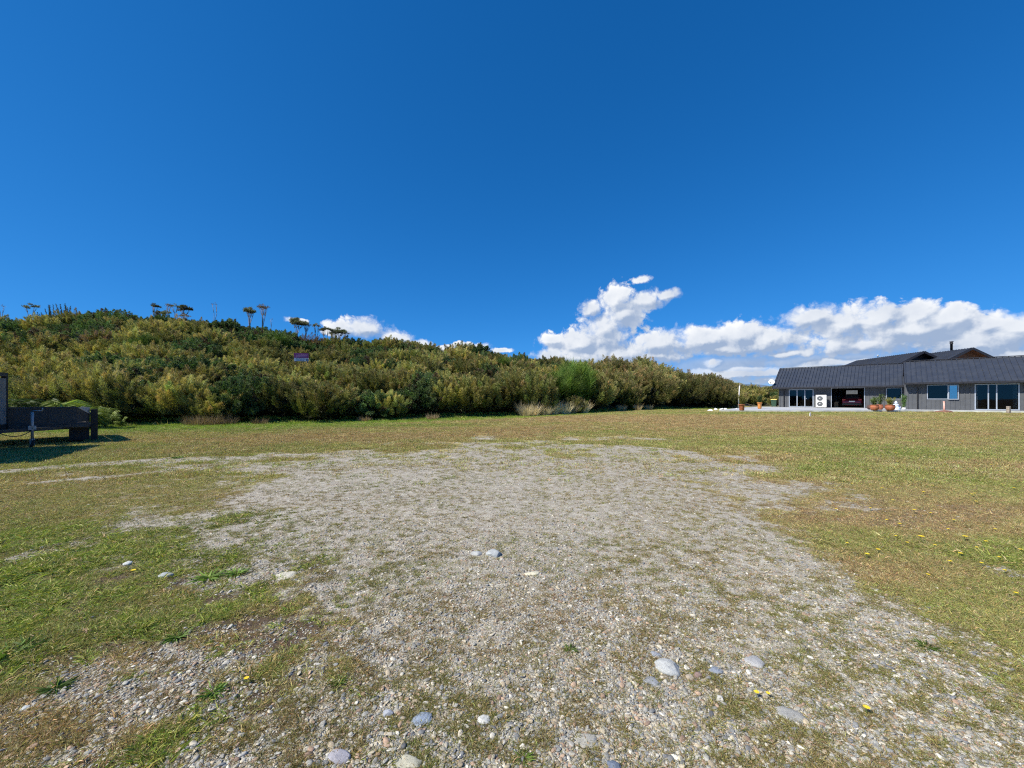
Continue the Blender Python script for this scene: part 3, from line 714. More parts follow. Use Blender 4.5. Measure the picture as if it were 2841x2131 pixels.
def stems_mesh(seed):
    r = random.Random(seed); m = MB()
    for k in range(7):
        a = r.uniform(0, 6.28); e = .28 * r.uniform(.4, 1)
        m.tube([(0, 0, -.03), (e*.35*math.cos(a), e*.35*math.sin(a), .16), (e*math.cos(a), e*math.sin(a), .46)], [.018, .012, .006], 5)
    me = new_mesh('stems', m.v, m.f, True); me.materials.append(M_bark); return me
KINDS = {k: [shrub_mesh(k, i * 7 + len(k)) for i in range(nn)] for k, nn in (('manuka', 4), ('olive', 3), ('thicket', 3), ('dead', 1), ('gorse', 3), ('broom', 2))}
for ms in KINDS.values():
    for me in ms: me.materials.append(M_leaf)
STEMS = [stems_mesh(i) for i in range(3)]
rng = np.random.default_rng(77)
KN = {'manuka': ('tea_tree_shrub', 'shrub'), 'olive': ('tea_tree_shrub', 'shrub'), 'thicket': ('tea_tree_shrub', 'shrub'), 'dead': ('dead_shrub', 'shrub'), 'gorse': ('gorse_bush', 'gorse bush'), 'broom': ('broom_bush', 'broom bush')}
ADJ = {'manuka': 'golden tipped tea tree shrub', 'olive': 'dull green tea tree shrub', 'thicket': 'tall rounded brownish tea tree', 'dead': 'dead brown leafless shrub', 'gorse': 'dark spiky gorse bush', 'broom': 'bright green broom bush'}
def xy_at(px, Y): return (px - CX) / FPX * Y, Y
def rinfo(px):
    r = (px - CX) / FPX; return np.interp(r, R_, YF), np.interp(r, R_, YC), np.interp(r, R_, BH)
used_labels = {}
ORD = ['nearest', 'second', 'third', 'fourth', 'fifth', 'sixth', 'seventh', 'eighth', 'ninth', 'tenth', 'eleventh', 'twelfth', 'thirteenth', 'fourteenth', 'fifteenth', 'sixteenth']
PLACES = []                                               # filled below, labelled at the end
def put_shrub(kind, x, y, s, sz=None, row='front', px=None):
    nm, cat = KN[kind]
    o = root(nm, (x, y, gz(x, y) - .05), rng.uniform(0, 6.28), None, cat)
    o.scale = (s, s * rng.uniform(.9, 1.1), sz or s)
    o.rotation_euler[0] = rng.normal(0, .05); o.rotation_euler[1] = rng.normal(0, .05)
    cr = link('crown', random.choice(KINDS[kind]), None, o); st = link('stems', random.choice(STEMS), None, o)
    PLACES.append([o, kind, row, px if px is not None else CX + FPX * x / y, (HY - FPX * (gz(x, y) + s * .6 - CAMH) / y)])
    return o
# front row, left to right along the foot of the bank
px = -40.0; i = 0
while px < 2035:
    yf, yc, bh = rinfo(px); hS = bh * rng.uniform(.95, 1.32) * (1 if px < 1880 else .97)
    Y = yf + .9 + rng.uniform(-.35, .5)
    kind = rng.choice(['manuka', 'olive', 'manuka', 'olive', 'gorse'], p=[.34, .3, .1, .2, .06])
    if 1540 < px < 1640: kind = 'broom'
    if px > 1665: kind = 'thicket'
    x, y = xy_at(px, Y)
    put_shrub(str(kind), x, y, hS * (1.0 if px < 1500 else .95), hS * rng.uniform(.85, 1.12), 'front', px)
    px += hS * .74 * FPX / Y * rng.uniform(.75, 1.2)
# second row
px = -60.0
while px < 2020:
    yf, yc, bh = rinfo(px); hS = bh * rng.uniform(.9, 1.3) * (1 if px < 1880 else .96); Y = yf + 2.9 + rng.uniform(-.4, .5)
    kind = rng.choice(['manuka', 'olive', 'gorse', 'broom'], p=[.52, .25, .2, .03])
    if px > 1665: kind = 'thicket'
    x, y = xy_at(px, Y); put_shrub(str(kind), x, y, hS, hS * 1.0, 'second', px)
    px += hS * .80 * FPX / Y * rng.uniform(.85, 1.2)
# named big ones seen on the slope
for kind, px, t, s in (('gorse', 520, .16, 3.0), ('gorse', 585, .2, 2.6), ('broom', 1590, .12, 3.4), ('broom', 1640, .2, 2.6), ('gorse', 1070, .45, 2.3), ('gorse', 1010, .5, 2.4), ('gorse', 1360, .5, 2.4),
                       ('broom', 1400, .62, 2.2), ('gorse', 1330, .75, 2.0), ('dead', 1090, .22, 2.3), ('dead', 700, .10, 2.0), ('dead', 1250, .05, 1.9), ('dead', 560, .74, 1.7), ('dead', 1460, .3, 2.0), ('manuka', 625, .78, 2.2), ('gorse', 465, .6, 1.8), ('gorse', 120, .45, 2.4), ('broom', 1740, -.12, 1.9), ('olive', 1590, -.10, 1.7)):
    yf, yc, bh = rinfo(px); Y = yf + .9 + (yc - yf) * t; x, y = xy_at(px, Y); put_shrub(kind, x, y, s, None, 'slope', px)
# crest row
px = -50.0
while px < 2010:
    yf, yc, bh = rinfo(px); hS = bh * rng.uniform(.75, 1.25); Y = yc + rng.uniform(-.6, .6)
    kind = rng.choice(['gorse', 'manuka', 'olive'], p=[.75, .1, .15]) if px < 960 or 1180 < px < 1500 else rng.choice(['manuka', 'olive'])
    if px > 1600: kind = 'thicket'
    x, y = xy_at(px, Y); put_shrub(str(kind), x, y, hS, hS * rng.uniform(.9, 1.15), 'crest', px)
    px += hS * .74 * FPX / Y * rng.uniform(.75, 1.3)
# scrub on the right behind the white post (far side of the section)
px = 2010
while px < 2200:
    for Y in (64, 70, 77):
        hS = rng.uniform(1.9, 2.5) * (1.12 - .30 * (px - 2010) / 190); x, y = xy_at(px + rng.uniform(-15, 15), Y)
        put_shrub(str(rng.choice(['manuka', 'olive', 'gorse', 'broom'], p=[.45, .40, .15, 0])), x, y, hS, hS * (.85 if Y < 70 else 1.0), 'far', px)
    px += 34
# the mass of scrub between the rows, which nobody could count
def scrub_mass():
    P = []; Rr = []; Ss = []; I = []
    order = [('broom', 2), ('gorse', 3), ('manuka', 4), ('olive', 3), ('thicket', 3), ('dead', 1)]
    protos = []; off = {}
    for k, nn in order:
        off[k] = (len(protos), nn)
        for j in range(nn): protos.append(bpy.data.objects.new('scrub_%02d_%s' % (len(protos), k), KINDS[k][j]))
    for ri in np.arange(-1.75, .55, .042):
        yf = np.interp(ri, R_, YF); yc = np.interp(ri, R_, YC); bh = np.interp(ri, R_, BH)
        Y = yf + 3.9
        while Y < yc + 6:
            r = ri + rng.uniform(-.018, .018); y = Y + rng.uniform(-.6, .6); x = r * y
            gor = fbm(np.array([x * .16 + 5]), np.array([y * .3]), 2)[0]
            t = (Y - yf) / (yc - yf)
            k = 'gorse' if (gor > .64 or (t > .78 and rng.random() < .8 and r < -.25) or (t > .88 and rng.random() < .5 and r < .1)) else ('broom' if rng.random() < .015 else ('manuka' if rng.random() < .86 else 'olive'))
            if r > .22: k = 'thicket'
            elif rng.random() < .03: k = 'dead'
            s = bh * rng.uniform(.72, 1.22) * (1 if r < .42 else .98)
            if abs(CX + FPX * x / y - 838) < 42 and 27 < y < 33.2: Y += 1.9; continue
            P.append((x, y, gz(x, y) - .1)); Rr.append((rng.normal(0, .05), rng.normal(0, .05), rng.uniform(0, 6.28))); Ss.append((s, s, s * rng.uniform(.85, 1.1)))
            I.append(off[k][0] + rng.integers(0, off[k][1])); Y += 1.9
    for _ in range(170):
        y = rng.uniform(80, 120); x = y * rng.uniform(.47, .75); s = rng.uniform(1.6, 2.3)
        P.append((x, y, gz(x, y) - .1)); Rr.append((0, 0, rng.uniform(0, 6.28))); Ss.append((s, s, s)); I.append(rng.integers(5, 12))
    scatter('scrub', P, Rr, Ss, I, None, protos, 'dense olive and brown scrub covering the middle of the slope')
scrub_mass()

# ------------------------------------------------------------------ flat topped trees on the crest
def crown_cloud(lobes, nb, seed, col, tip, bl=.16, bw=.045):
    r = np.random.default_rng(seed); B = []; D = []; Cc = []
    for (cx, cy, cz, rx, rz) in lobes:
        n = int(nb * rx * rx); w = r.normal(size=(n, 3)); w /= np.linalg.norm(w, axis=1, keepdims=True)
        w[:, 2] = np.where(w[:, 2] < -.35, -.35 * r.random(n), w[:, 2])
        p = w * (r.random(n) ** .35)[:, None] * [rx, rx, rz]; nz = 1 + .25 * np.sin(w[:, 0] * 5 + seed) * np.sin(w[:, 1] * 4)
        B.append(p * nz[:, None] + [cx, cy, cz]); D.append(w * [1, 1, .6] + [0, 0, .5] + r.normal(0, .5, (n, 3)))
        q = r.random((n, 1)) ** 2; Cc.append((np.array(col) * (1 - q) + np.array(tip) * q) * r.uniform(.6, 1.3, (n, 1)))
    B = np.vstack(B); n = len(B)
    V, F, C_ = blades(B, np.vstack(D), r.uniform(.6, 1.4, n) * bl, r.uniform(.7, 1.3, n) * bw, np.zeros(n), np.vstack(Cc), 1)
    return tri_mesh('crown', V, F, {'col': C_})
TREES = [  # px, py top, crown width px, colour, n stems, label
 (84,842,34,'g',1,'lone small flat topped tree far left on the ridge'),
 (427,841,30,'g',2,'flat topped tree, upper left of the ridge cluster of seven'),
 (438,862,26,'g',2,'low rounded tree under the upper left crown of the ridge cluster'),
 (467,842,20,'r',2,'sparse purplish tree in the ridge cluster'),
 (460,861,26,'g',2,'low dark tree in the middle of the ridge cluster'),
 (486,843,20,'g',1,'narrow tree left of the widest crown in the ridge cluster'),
 (512,846,42,'g',3,'widest flat crown at the right of the ridge cluster'),
 (512,870,26,'r',3,'low thin greyish tree at the right foot of the ridge cluster'),
 (597,839,20,'b',2,'tall bare stemmed tree alone on the ridge'),
 (694,852,42,'g',4,'broad flat topped tree with spreading stems on the ridge'),
 (730,844,34,'r',3,'reddish crowned tree leaning right behind the broad ridge tree'),
 (752,884,12,'b',1,'tiny bare sapling right of the reddish ridge tree'),
 (824,881,56,'g',5,'large leaning flat topped tree before the white cloud'),
 (849,894,26,'r',3,'grey green tree right of the large leaning one'),
 (878,897,20,'g',2,'small single crowned tree in front of the cloud'),
 (902,906,28,'g',3,'dense dark tree left of the last ridge tree'),
 (938,908,44,'g',5,'wide dark tree at the lower right of the ridge'),
 (958,920,20,'r',2,'small bare tipped tree at the right end of the ridge trees'),
 (4,846,20,'b',2,'half bare grey tree cut by the left edge of the picture')]
for i, (px, py, wp, kc, ns, lab) in enumerate(TREES):
    yf, yc, bh = rinfo(px); Y = yc + (.8 if py < 855 else -.2) + (i % 3) * .4
    x, y = xy_at(px, Y); z0 = gz(x, y); ztop = CAMH + (HY - py) / FPX * Y; H = ztop - z0; W = wp / FPX * Y * .49
    t = root('flat_topped_tree', (x, y, z0 - .1), 0, lab, 'tree', 'flat topped trees along the ridge')
    r = random.Random(i); lobes = []; m = MB(); H += .1
    lean = r.uniform(-.35, .05)
    ns_ = max(ns, 1) + (kc != 'b')
    for s in range(ns_):                                  # stems forking from one base and fanning out under ragged leaf pads
        a = 2 * PI * s / ns_ + r.random(); q = W * .70 * math.sqrt(r.uniform(.15, 1)) if ns_ > 1 else 0
        ex, ey = q * math.cos(a), q * math.sin(a) * .8; ez = H - W * (.18 + .55 * (q / W) ** 1.3) - r.uniform(0, .22) * W
        k1 = (lean * H * .35, 0, 0); k2 = (lean * H * .12 + ex * .1 + r.uniform(-.08, .08), ey * .1, H * r.uniform(.42, .55)); k3 = (ex * .5 + r.uniform(-.1, .1), ey * .5, H * .72)
        m.tube([k1, k2, k3, (ex, ey, ez)], [.038, .030, .020, .008], 6)
        for _ in range(5 if kc != 'b' else 3):
            fx_, fy_ = ex + r.uniform(-.42, .42) * W, ey + r.uniform(-.35, .35) * W; fz_ = ez + r.uniform(-.12, .12) * W - .25 * abs(fx_ - ex)
            m.tube([k3, ((k3[0] + fx_) / 2, (k3[1] + fy_) / 2, (k3[2] + fz_) / 2 - .03), (fx_, fy_, fz_)], [.012, .008, .003], 5)
            lobes.append((fx_, fy_, fz_, W * r.uniform(.17, .30), W * r.uniform(.12, .22)))
    lobes.append((0, 0, H - W * .16, W * .26, W * .14))
    c1, c2 = {'g': ((.12,.135,.075), (.22,.22,.13)), 'r': ((.17,.14,.12), (.26,.22,.18)), 'b': ((.16,.12,.11), (.20,.16,.14))}[kc]
    link('crown', crown_cloud(lobes, {'g': 3000, 'r': 1300, 'b': 600}[kc], i, c1, c2, .13, .04), M_leaf, t)
    m.build('trunk', M_palebark, t)

# upright gorse spires on the left crest
def spire_bush(x, y, h, label):
    o = root('gorse_bush', (x, y, gz(x, y) - .05), 0, label, 'gorse bush'); r = np.random.default_rng(int(x * 10) % 999)
    B = []; D = []; m = MB()
    for k in range(16):
        a = r.uniform(0, 6.28); q = r.uniform(.1, .9); L = h * r.uniform(.7, 1.1)
        p0 = np.array([.2 * q * math.cos(a), .2 * q * math.sin(a), 0]); p1 = np.array([q * math.cos(a) * 1.2, q * math.sin(a) * .9, L])
        m.tube([p0, p1], [.03, .008], 5)
        for tt in np.linspace(.25, 1, 130):
            p = p0 + (p1 - p0) * tt; B.append(p); v = r.normal(size=3) * .8 + (p1 - p0) / L * .9; D.append(v)
    B = np.array(B); n = len(B)
    V, F, C_ = blades(B, np.array(D), r.uniform(.10, .28, n) * (1.15 - .5 * np.tile(np.linspace(.25, 1, 130), 16)), r.uniform(.03, .06, n), np.zeros(n), np.array([.035, .055, .028]) * r.uniform(.6, 1.4, (n, 1)), 1)
    link('crown', tri_mesh('crown', V, F, {'col': C_}), M_leaf, o); m.build('stems', M_bark, o)
for px, h, lab in ((152, 2.9, 'spiky gorse bush with bare upright spires, left one of a pair on the left crest'), (186, 3.0, 'spiky gorse bush with bare upright spires, right one of a pair on the left crest'), (118, 2.3, 'low dark spiky gorse left of the paired spires')):
    yc = rinfo(px)[1]; spire_bush(*xy_at(px, yc + .3), h, lab)

# yellow gorse blossom is part of a few bushes on the slope
def blossom(px, t, n, lab):
    yf, yc, bh = rinfo(px); Y = yf + .9 + (yc - yf) * t; x, y = xy_at(px, Y)
    o = put_shrub('gorse', x, y, bh * .95, None, 'bloom', px); r = np.random.default_rng(px)
    w = r.normal(size=(n, 3)); w /= np.linalg.norm(w, axis=1, keepdims=True); w[:, 2] = np.abs(w[:, 2]); w[:, 1] = -np.abs(w[:, 1])
    M_ = Matrix.Rotation(-o.rotation_euler[2], 3, 'Z'); B = np.array([M_ @ Vector(q) for q in w * [.46, .46, .66] + [0, 0, .14]])
    V, F, C_ = blades(B, r.normal(size=(n, 3)), r.uniform(.03, .05, n), r.uniform(.03, .05, n), np.zeros(n), np.tile([.72, .46, .02], (n, 1)), 1)
    link('blossom', tri_mesh('blossom', V, F, {'col': C_}), M_leaf, o); o['label'] = lab; PLACES.pop()
blossom(645, .66, 110, 'gorse bush with yellow flowers, highest on the left slope')
blossom(848, .55, 40, 'gorse bush with a few yellow flowers just above the purple sign')
blossom(950, .66, 60, 'gorse bush with yellow flowers right of and above the purple sign')
blossom(1500, .35, 200, 'gorse bush with orange yellow flowers left of the tall green broom')
blossom(1610, .62, 120, 'gorse bush with yellow flowers near the crest, right of centre')

# ------------------------------------------------------------------ ferns, dry grass, weeds by the bank
def fern(x, y, s, n, label, col=(.17, .23, .05)):
    o = root('fern', (x, y, gz(x, y)), 0, label, 'fern'); r = np.random.default_rng(int(abs(x) * 31))
    B = []; D = []; L = []; C_ = []; m = MB()
    for k in range(n):
        a = 2 * PI * k / n + r.normal(0, .2); ln = s * r.uniform(.7, 1.2); up_ = r.uniform(.55, 1.25); pts = []
        for i in range(13):
            t = i / 12; rr = ln * .50 * t; zz = s * up_ * (1.9 * t - 1.3 * t * t) + .05
            pts.append(np.array([rr * math.cos(a), rr * math.sin(a), zz]))
        m.tube(pts[::3], [.008, .006, .005, .004, .002], 4)
        for i in range(2, 13):
            for sd_ in (-1, 1):
                for e in (0, .33, .66):
                    p = pts[i - 1] * (1 - e) + pts[i] * e; tt = (i - 1 + e) / 12
                    B.append(p); D.append([-math.sin(a) * sd_ + .3 * math.cos(a), math.cos(a) * sd_ + .3 * math.sin(a), -.15]); L.append(s * .30 * math.sin(PI * min(1, tt * .95 + .05)) + .02)
    n_ = len(B); V, F, Cc = blades(np.array(B), np.array(D), np.array(L), np.full(n_, .028 * s), np.full(n_, .25), np.array(col) * r.uniform(.7, 1.3, (n_, 1)), 2)
    link('fronds', tri_mesh('fronds', V, F, {'col': Cc}), M_leaf, o); m.build('stalks', M_stem, o)
for px, Y, s, lab in ((165, 19.4, 2.0, 'bright fern behind the trailer, leftmost of the sunlit ones'), (205, 19.6, 2.2, 'tall bright yellow green fern above the middle of the trailer deck'), (238, 19.2, 1.6, 'small fern behind the right end of the trailer'),
                      (292, 19.4, 1.5, 'fern just right of the trailer at the foot of the scrub'), (60, 19.8, 2.2, 'dark fern behind the crate at the left edge'), (110, 19.9, 2.1, 'shaded fern left of the bright ones behind the trailer'), (335, 20.6, .7, 'low fern under the shrubs right of the trailer')):
    fern(*xy_at(px, Y), s * .8, 10, lab, (.06, .09, .028) if 'dark' in lab or 'shaded' in lab else (.23, .30, .07))  # shade painted into the darker frond colour, sunlight into the brighter one
def dry_clump(x, y, s, nb, name, label, col, cat='grass clump', wid=.010, grp=None, spread=.35):
    r = np.random.default_rng(int(abs(x * 77 + y)) % 9999); a = r.uniform(0, 6.28, nb); q = spread * s * np.sqrt(r.random(nb))
    B = np.stack([q*np.cos(a), q*np.sin(a), np.zeros(nb)], 1); D = np.stack([np.cos(a)*.35, np.sin(a)*.35, np.ones(nb)], 1) + r.normal(0, .2, (nb, 3))
    V, F, C_ = blades(B, D, s * r.uniform(.5, 1.1, nb), np.full(nb, wid), r.uniform(.05, .4, nb), np.array(col) * r.uniform(.6, 1.3, (nb, 1)), 3)
    o = link(name, tri_mesh(name, V, F, {'col': C_}), M_leaf, loc=(x, y, gz(x, y))); tag(o, label, cat, grp); return o
cl = ['leftmost', 'second from left', 'third from left', 'fourth from left', 'fifth from left', 'sixth from left', 'seventh from left', 'eighth from left', 'ninth from left', 'rightmost']
for k in range(10):
    px = 1462 + k * 17; Y = rinfo(px)[0] - 1.2 + (k % 3) * .35
    dry_clump(*xy_at(px, Y), 1.35 * (1 if k not in (3, 8) else .75), 420, 'straw_grass', cl[k] + ' of the tall straw coloured grass clumps below the broom', (.80, .68, .45), grp='straw grass clumps at the foot of the scrub', wid=.016)
for px, sz, lab in ((1725, .8, 'dry straw clump between the small broom and the dark thicket'), (1770, .9, 'pale straw clump at the left end of the dark thicket'), (1800, .7, 'lowest dry clump beside the dark thicket foot')):
    dry_clump(*xy_at(px, rinfo(px)[0] - 2.6), sz, 300, 'straw_grass', lab, (.46, .38, .24), wid=.016)
for k, (px, s) in enumerate(((545, 1.0), (570, 1.15), (600, 1.0), (628, .9), (1200, .7), (1010, .6), (720, .7))):
    dry_clump(*xy_at(px, rinfo(px)[0] - .7), s * .8, 260, 'dead_weed', ('brown dead weeds, ' + ['first of four right of the trailer', 'tallest of four right of the trailer', 'third of four right of the trailer', 'last of four right of the trailer', 'left of the straw grass', 'right below the purple sign', 'between the four weeds and the sign'][k]), (.30, .22, .14), 'weed', wid=.014, spread=.62)
dry_clump(*xy_at(38, 18.4), 1.5, 260, 'dead_flax', 'pale grey dead flax leaves hanging beside the crate at the left', (.42, .38, .33), 'dead plant', .02)

# ------------------------------------------------------------------ purple sign on the slope
def sign():
    Y = 32.6; x, y = xy_at(836, Y); zc = CAMH + (HY - 991) / FPX * Y; w, h = 1.06, .66
    t = root('sign_board', (x, y, zc - h / 2), math.radians(20), 'purple and pale blue sign board half sunk in the scrub', 'sign')
    MB().box(-w/2, w/2, 0, .03, h*.40, h).build('purple_panel', M_purple, t)
    MB().box(-w/2, w/2, 0, .03, 0, h*.40 - .003).build('blue_panel', M_paleblue, t)
    m = MB(); r = random.Random(2)
    def dashes(name, zz, xend, mt, w0, w1):             # one line of unreadably small lettering
        m = MB(); X = -w/2 + .12; V = []
        z0, z1 = h*zz - .022, h*zz + .022; xs = [X]
        while X < xend: X += r.uniform(w0, w1); xs.append(X)
        n0 = len(xs)                                      # connected strip whose height steps up and down like words
        for i_, xx in enumerate(xs):
            hh = .022 if i_ % 3 else .010
            V += [(xx, -.004, h*zz - hh), (xx, -.004, h*zz + hh)]
        m.add(V, [(2*q, 2*q + 2, 2*q + 3, 2*q + 1) for q in range(n0 - 1)]); m.build(name, mt, t)
    for zz in (.86, .70, .54): dashes('text_line', zz, w/2 - .16, M_letter, .03, .07)
    for zz in (.30, .14): dashes('text_line', zz, w/2 - .32, M_letter2, .03, .07)
    MB().box(w/2 - .2, w/2 - .05, -.005, .002, h*.06, h*.34).build('emblem', M_letter2, t)
    g0 = gz(x, y) - zc + h/2
    for sx in (-w*.42, w*.42): MB().box(sx - .035, sx + .035, .032, .10, g0 - .1, h * .92).build('post', M_wood, t)
sign()
for px_, dY, s_ in ((806, -1.1, 1.0), (834, -1.6, .95), (872, -1.0, 1.0)):   # scrub hiding the foot of the sign
    Y_ = 32.6 + dY; x_, y_ = xy_at(px_, Y_); zt = CAMH + (HY - (1012 if px_ > 820 else 1000)) / FPX * Y_; hs = max(1.0, (zt - gz(x_, y_)) / .98)
    put_shrub('manuka', x_, y_, hs * s_, hs, 'slope', px_)

# ------------------------------------------------------------------ house
F0 = .58
U = Vector((.7254, -.6882, 0)); IN = Vector((.6882, .7254, 0)); RZ = math.atan2(U.y, U.x)
def h2w(x, y): return 31.6 + U.x * x + IN.x * y, 47.4 + U.y * x + IN.y * y
def w2h(X, Y):
    d = Vector((X - 31.6, Y - 47.4, 0)); return d.dot(U), d.dot(IN)
house = root('house', (31.6, 47.4, F0), RZ, 'long dark grey single storey house with ribbed metal roofs', 'house')
def wall_open(m, x0, x1, y, ztop, ops, th=.14, battens=True):
    """wall along x with openings (a,b,z0,z1); outer face at y"""
    xs = sorted(set([x0, x1] + [v for o in ops for v in o[:2]]))
    for a, b in zip(xs[:-1], xs[1:]):
        o = next((o for o in ops if o[0] <= a + 1e-6 and o[1] >= b - 1e-6), None)
        if o is None: m.box(a, b, y, y + th, 0, ztop)
        else:
            if o[2] > 0: m.box(a, b, y, y + th, 0, o[2])
            if o[3] < ztop: m.box(a, b, y, y + th, o[3], ztop)
    if battens:
        x = x0 + .15
        while x < x1:
            o = next((o for o in ops if o[0] - .06 < x < o[1] + .06), None)
            if o is None: m.box(x - .025, x + .025, y - .036, y, .02, ztop)
            else:
                if o[2] > .1: m.box(x - .025, x + .025, y - .036, y, .02, o[2] - .05)
            x += .29
def gable_fill(m, xa, y0, y1, zt, yr, zr, th=.14):
    m.add([(xa, y0, zt), (xa, y1, zt), (xa, yr, zr), (xa + th, y0, zt), (xa + th, y1, zt), (xa + th, yr, zr)], [(0, 2, 1), (3, 4, 5), (0, 1, 4, 3), (1, 2, 5, 4), (2, 0, 3, 5)])
OPL = [(1.0, 3.32, .02, 2.08), (4.92, 7.6, -.001, 2.12), (9.3, 10.45, .92, 2.1)]
XR, YR0 = 10.64, -4.24
OPR = [(XR+1.37, XR+3.30, .92, 2.22), (XR+4.19, XR+6.60, .02, 2.22), (XR+8.6, XR+10.4, .9, 2.2)]
m = MB(); wall_open(m, 0, XR + .1, 0, 2.35, OPL)
m.box(0, .14, .14, 7.3, 0, 2.35); gable_fill(m, 0, 0, 7.3, 2.353, 3.65, 4.45)
x = .3
while x < 7.2: m.box(-.022, 0, x - .02, x + .02, .02, 2.4); x += .29
m.box(0, XR + 4, 7.16, 7.3, 0, 1.5); m.box(0, 5.68, 7.16, 7.3, 1.5, 2.0); m.box(6.75, XR + 4, 7.16, 7.3, 1.5, 2.0); m.box(0, XR + 4, 7.16, 7.3, 2.0, 2.35)
m.build('left_wing_wall', M_clad, house)
m = MB(); wall_open(m, XR, XR + 14, YR0, 2.5, OPR)
m.box(XR, XR + .14, YR0 + .14, 3.5, 0, 2.5); gable_fill(m, XR, YR0, 3.1, 2.503, YR0 + 3.25, 4.35)
x = YR0 + .25
while x < -.1: m.box(XR - .022, XR, x - .02, x + .02, .02, 2.5); x += .29
m.box(XR + 13.86, XR + 14, YR0 + .14, 3.5, 0, 2.5); m.box(XR + .14, XR + 13.86, 3.36, 3.5, 0, 2.5)
m.build('right_wing_wall', M_clad, house)
# interior
m = MB()
m.box(.16, 4.55, 4.2, 4.3, 0, 2.34); m.box(4.45, 4.55, .15, 7.1, 0, 2.34); m.box(8.0, 8.1, .15, 7.1, 0, 2.34); m.box(.16, XR - .02, .15, 7.1, 2.30, 2.345); m.box(8.1, XR - .03, 3.0, 3.1, 0, 2.3)
m.box(XR + .16, XR + 13.8, YR0 + 4.6, YR0 + 4.7, 0, 2.44); m.box(XR + .16, XR + 13.8, YR0 + .16, YR0 + 4.6, 2.40, 2.46); m.box(XR + 3.7, XR + 3.8, YR0 + .16, YR0 + 4.6, 0, 2.4)
m.build('interior_lining', M_dark, house)
def roof(name, x0, x1, ye, ze, half, zr, pitch=.31, y_back=None):
    m = MB(); th = .05; yr = ye + half; sl = (zr - ze) / half; yb = ye + 2 * half
    for (ya, yb_, za, zb) in ((ye, yr, ze, zr), (yb, yr, ze, zr)):
        m.add([(x0, ya, za), (x1, ya, za), (x1, yb_, zb), (x0, yb_, zb), (x0, ya, za - th), (x1, ya, za - th), (x1, yb_, zb - th), (x0, yb_, zb - th)],
              [(0,1,2,3), (7,6,5,4), (0,4,5,1), (1,5,6,2), (2,6,7,3), (3,7,4,0)])
        x = x0 + .1
        while x < x1 - .05:
            m.add([(x - .03, ya, za + .002), (x + .03, ya, za + .002), (x + .03, yb_, zb + .002), (x - .03, yb_, zb + .002), (x - .02, ya, za + .085), (x + .02, ya, za + .085), (x + .02, yb_, zb + .085), (x - .02, yb_, zb + .085)],
                  [(4,5,6,7), (0,1,5,4), (2,3,7,6), (1,2,6,5), (3,0,4,7)])
            x += pitch
    o = m.build(name, M_iron, house)
    f = MB(); f.box(x0, x1, ye - .13, ye - .004, ze - .15, ze + .01)      # gutter
    for sgn, ya in ((1, ye), (-1, yb)):
        for xe in (x0 - .03, x1 + .002):
            f.add([(xe, ya, ze - .17), (xe + .028, ya, ze - .17), (xe + .028, yr, zr - .17), (xe, yr, zr - .17), (xe, ya, ze + .05), (xe + .028, ya, ze + .05), (xe + .028, yr, zr + .06), (xe, yr, zr + .06)],
                  [(0,3,2,1),(4,5,6,7),(0,1,5,4),(1,2,6,5),(2,3,7,6),(3,0,4,7)])
    f.box(x0, x1, yr - .12, yr + .12, zr + .03, zr + .085)
    f.build('fascia', M_fascia, o)
    MB().box(x0 + .01, x1 - .01, ye + .004, ye + .66, ze - .14, ze - .10).build('soffit', M_fascia, o)
    return o
roof('left_wing_roof', -.5, XR + 2.5, -.65, 2.30, 4.3, 4.76)
roof('right_wing_roof', XR - .08, XR + 14.4, YR0 - .65, 2.42, 3.9, 4.62, .34)
# openings: frames, panes
def framed(name, x0, x1, y, z0, z1, muls, parent=house, fw=.06, mid=None, gm=None):
    m = MB(); m.box(x0, x1, y - .03, y + .06, z0, z0 + fw); m.box(x0, x1, y - .03, y + .06, z1 - fw, z1)
    for xx in [x0 + fw/2] + muls + [x1 - fw/2]: m.box(xx - fw/2, xx + fw/2, y - .033, y + .057, z0 + fw, z1 - fw)
    o = m.build(name, M_alu, parent)
    xs = [x0 + fw] + muls + [x1 - fw]
    for a, b in zip(xs[:-1], xs[1:]): MB().box(a + .03, b - .03, y + .01, y + .018, z0 + fw, z1 - fw).build('pane', gm or M_glass, o)
    return o
d1 = framed('french_door', 1.0, 3.32, 0, .02, 2.08, [1.06 + .73, 1.06 + 1.46], fw=.085)
MB().box(2.60, 2.72, -.07, -.035, 1.0, 1.03).build('handle', M_galvl, d1)
framed('window', 9.3, 10.45, 0, .92, 2.1, [])
wR = framed('window', XR+1.37, XR+3.30, YR0, .92, 2.22, [XR+2.65])
ow = framed('opening_sash', XR+2.66, XR+3.28, YR0 - .10, .90, 2.18, [], house, gm=M_glassb)
sd1 = framed('sliding_door', XR+4.19, XR+6.60, YR0, .02, 2.22, [XR+4.95, XR+5.40], fw=.075)
framed('window', XR+8.6, XR+10.4, YR0, .9, 2.2, [XR+9.5])
def curtain(x0, x1, y, z0, z1, mt):
    n = 14; V = []; F = []
    for i in range(n + 1):
        xx = x0 + (x1 - x0) * i / n; yy = y + .035 * math.sin(i * 1.9); V += [(xx, yy, z0), (xx, yy, z1), (xx, yy + .01, z0), (xx, yy + .01, z1)]
    for i in range(n): a = 4 * i; b = a + 4; F += [(a, b, b+1, a+1), (a+2, a+3, b+3, b+2)]
    MB().add(V, F, True).build('curtain', mt, house)
curtain(XR+4.26, XR+4.42, YR0 + .2, .08, 2.15, M_curtain); curtain(XR+6.28, XR+6.52, YR0 + .2, .08, 2.15, M_curtb)
curtain(XR+1.5, XR+1.62, YR0 + .25, .95, 2.15, M_dark)
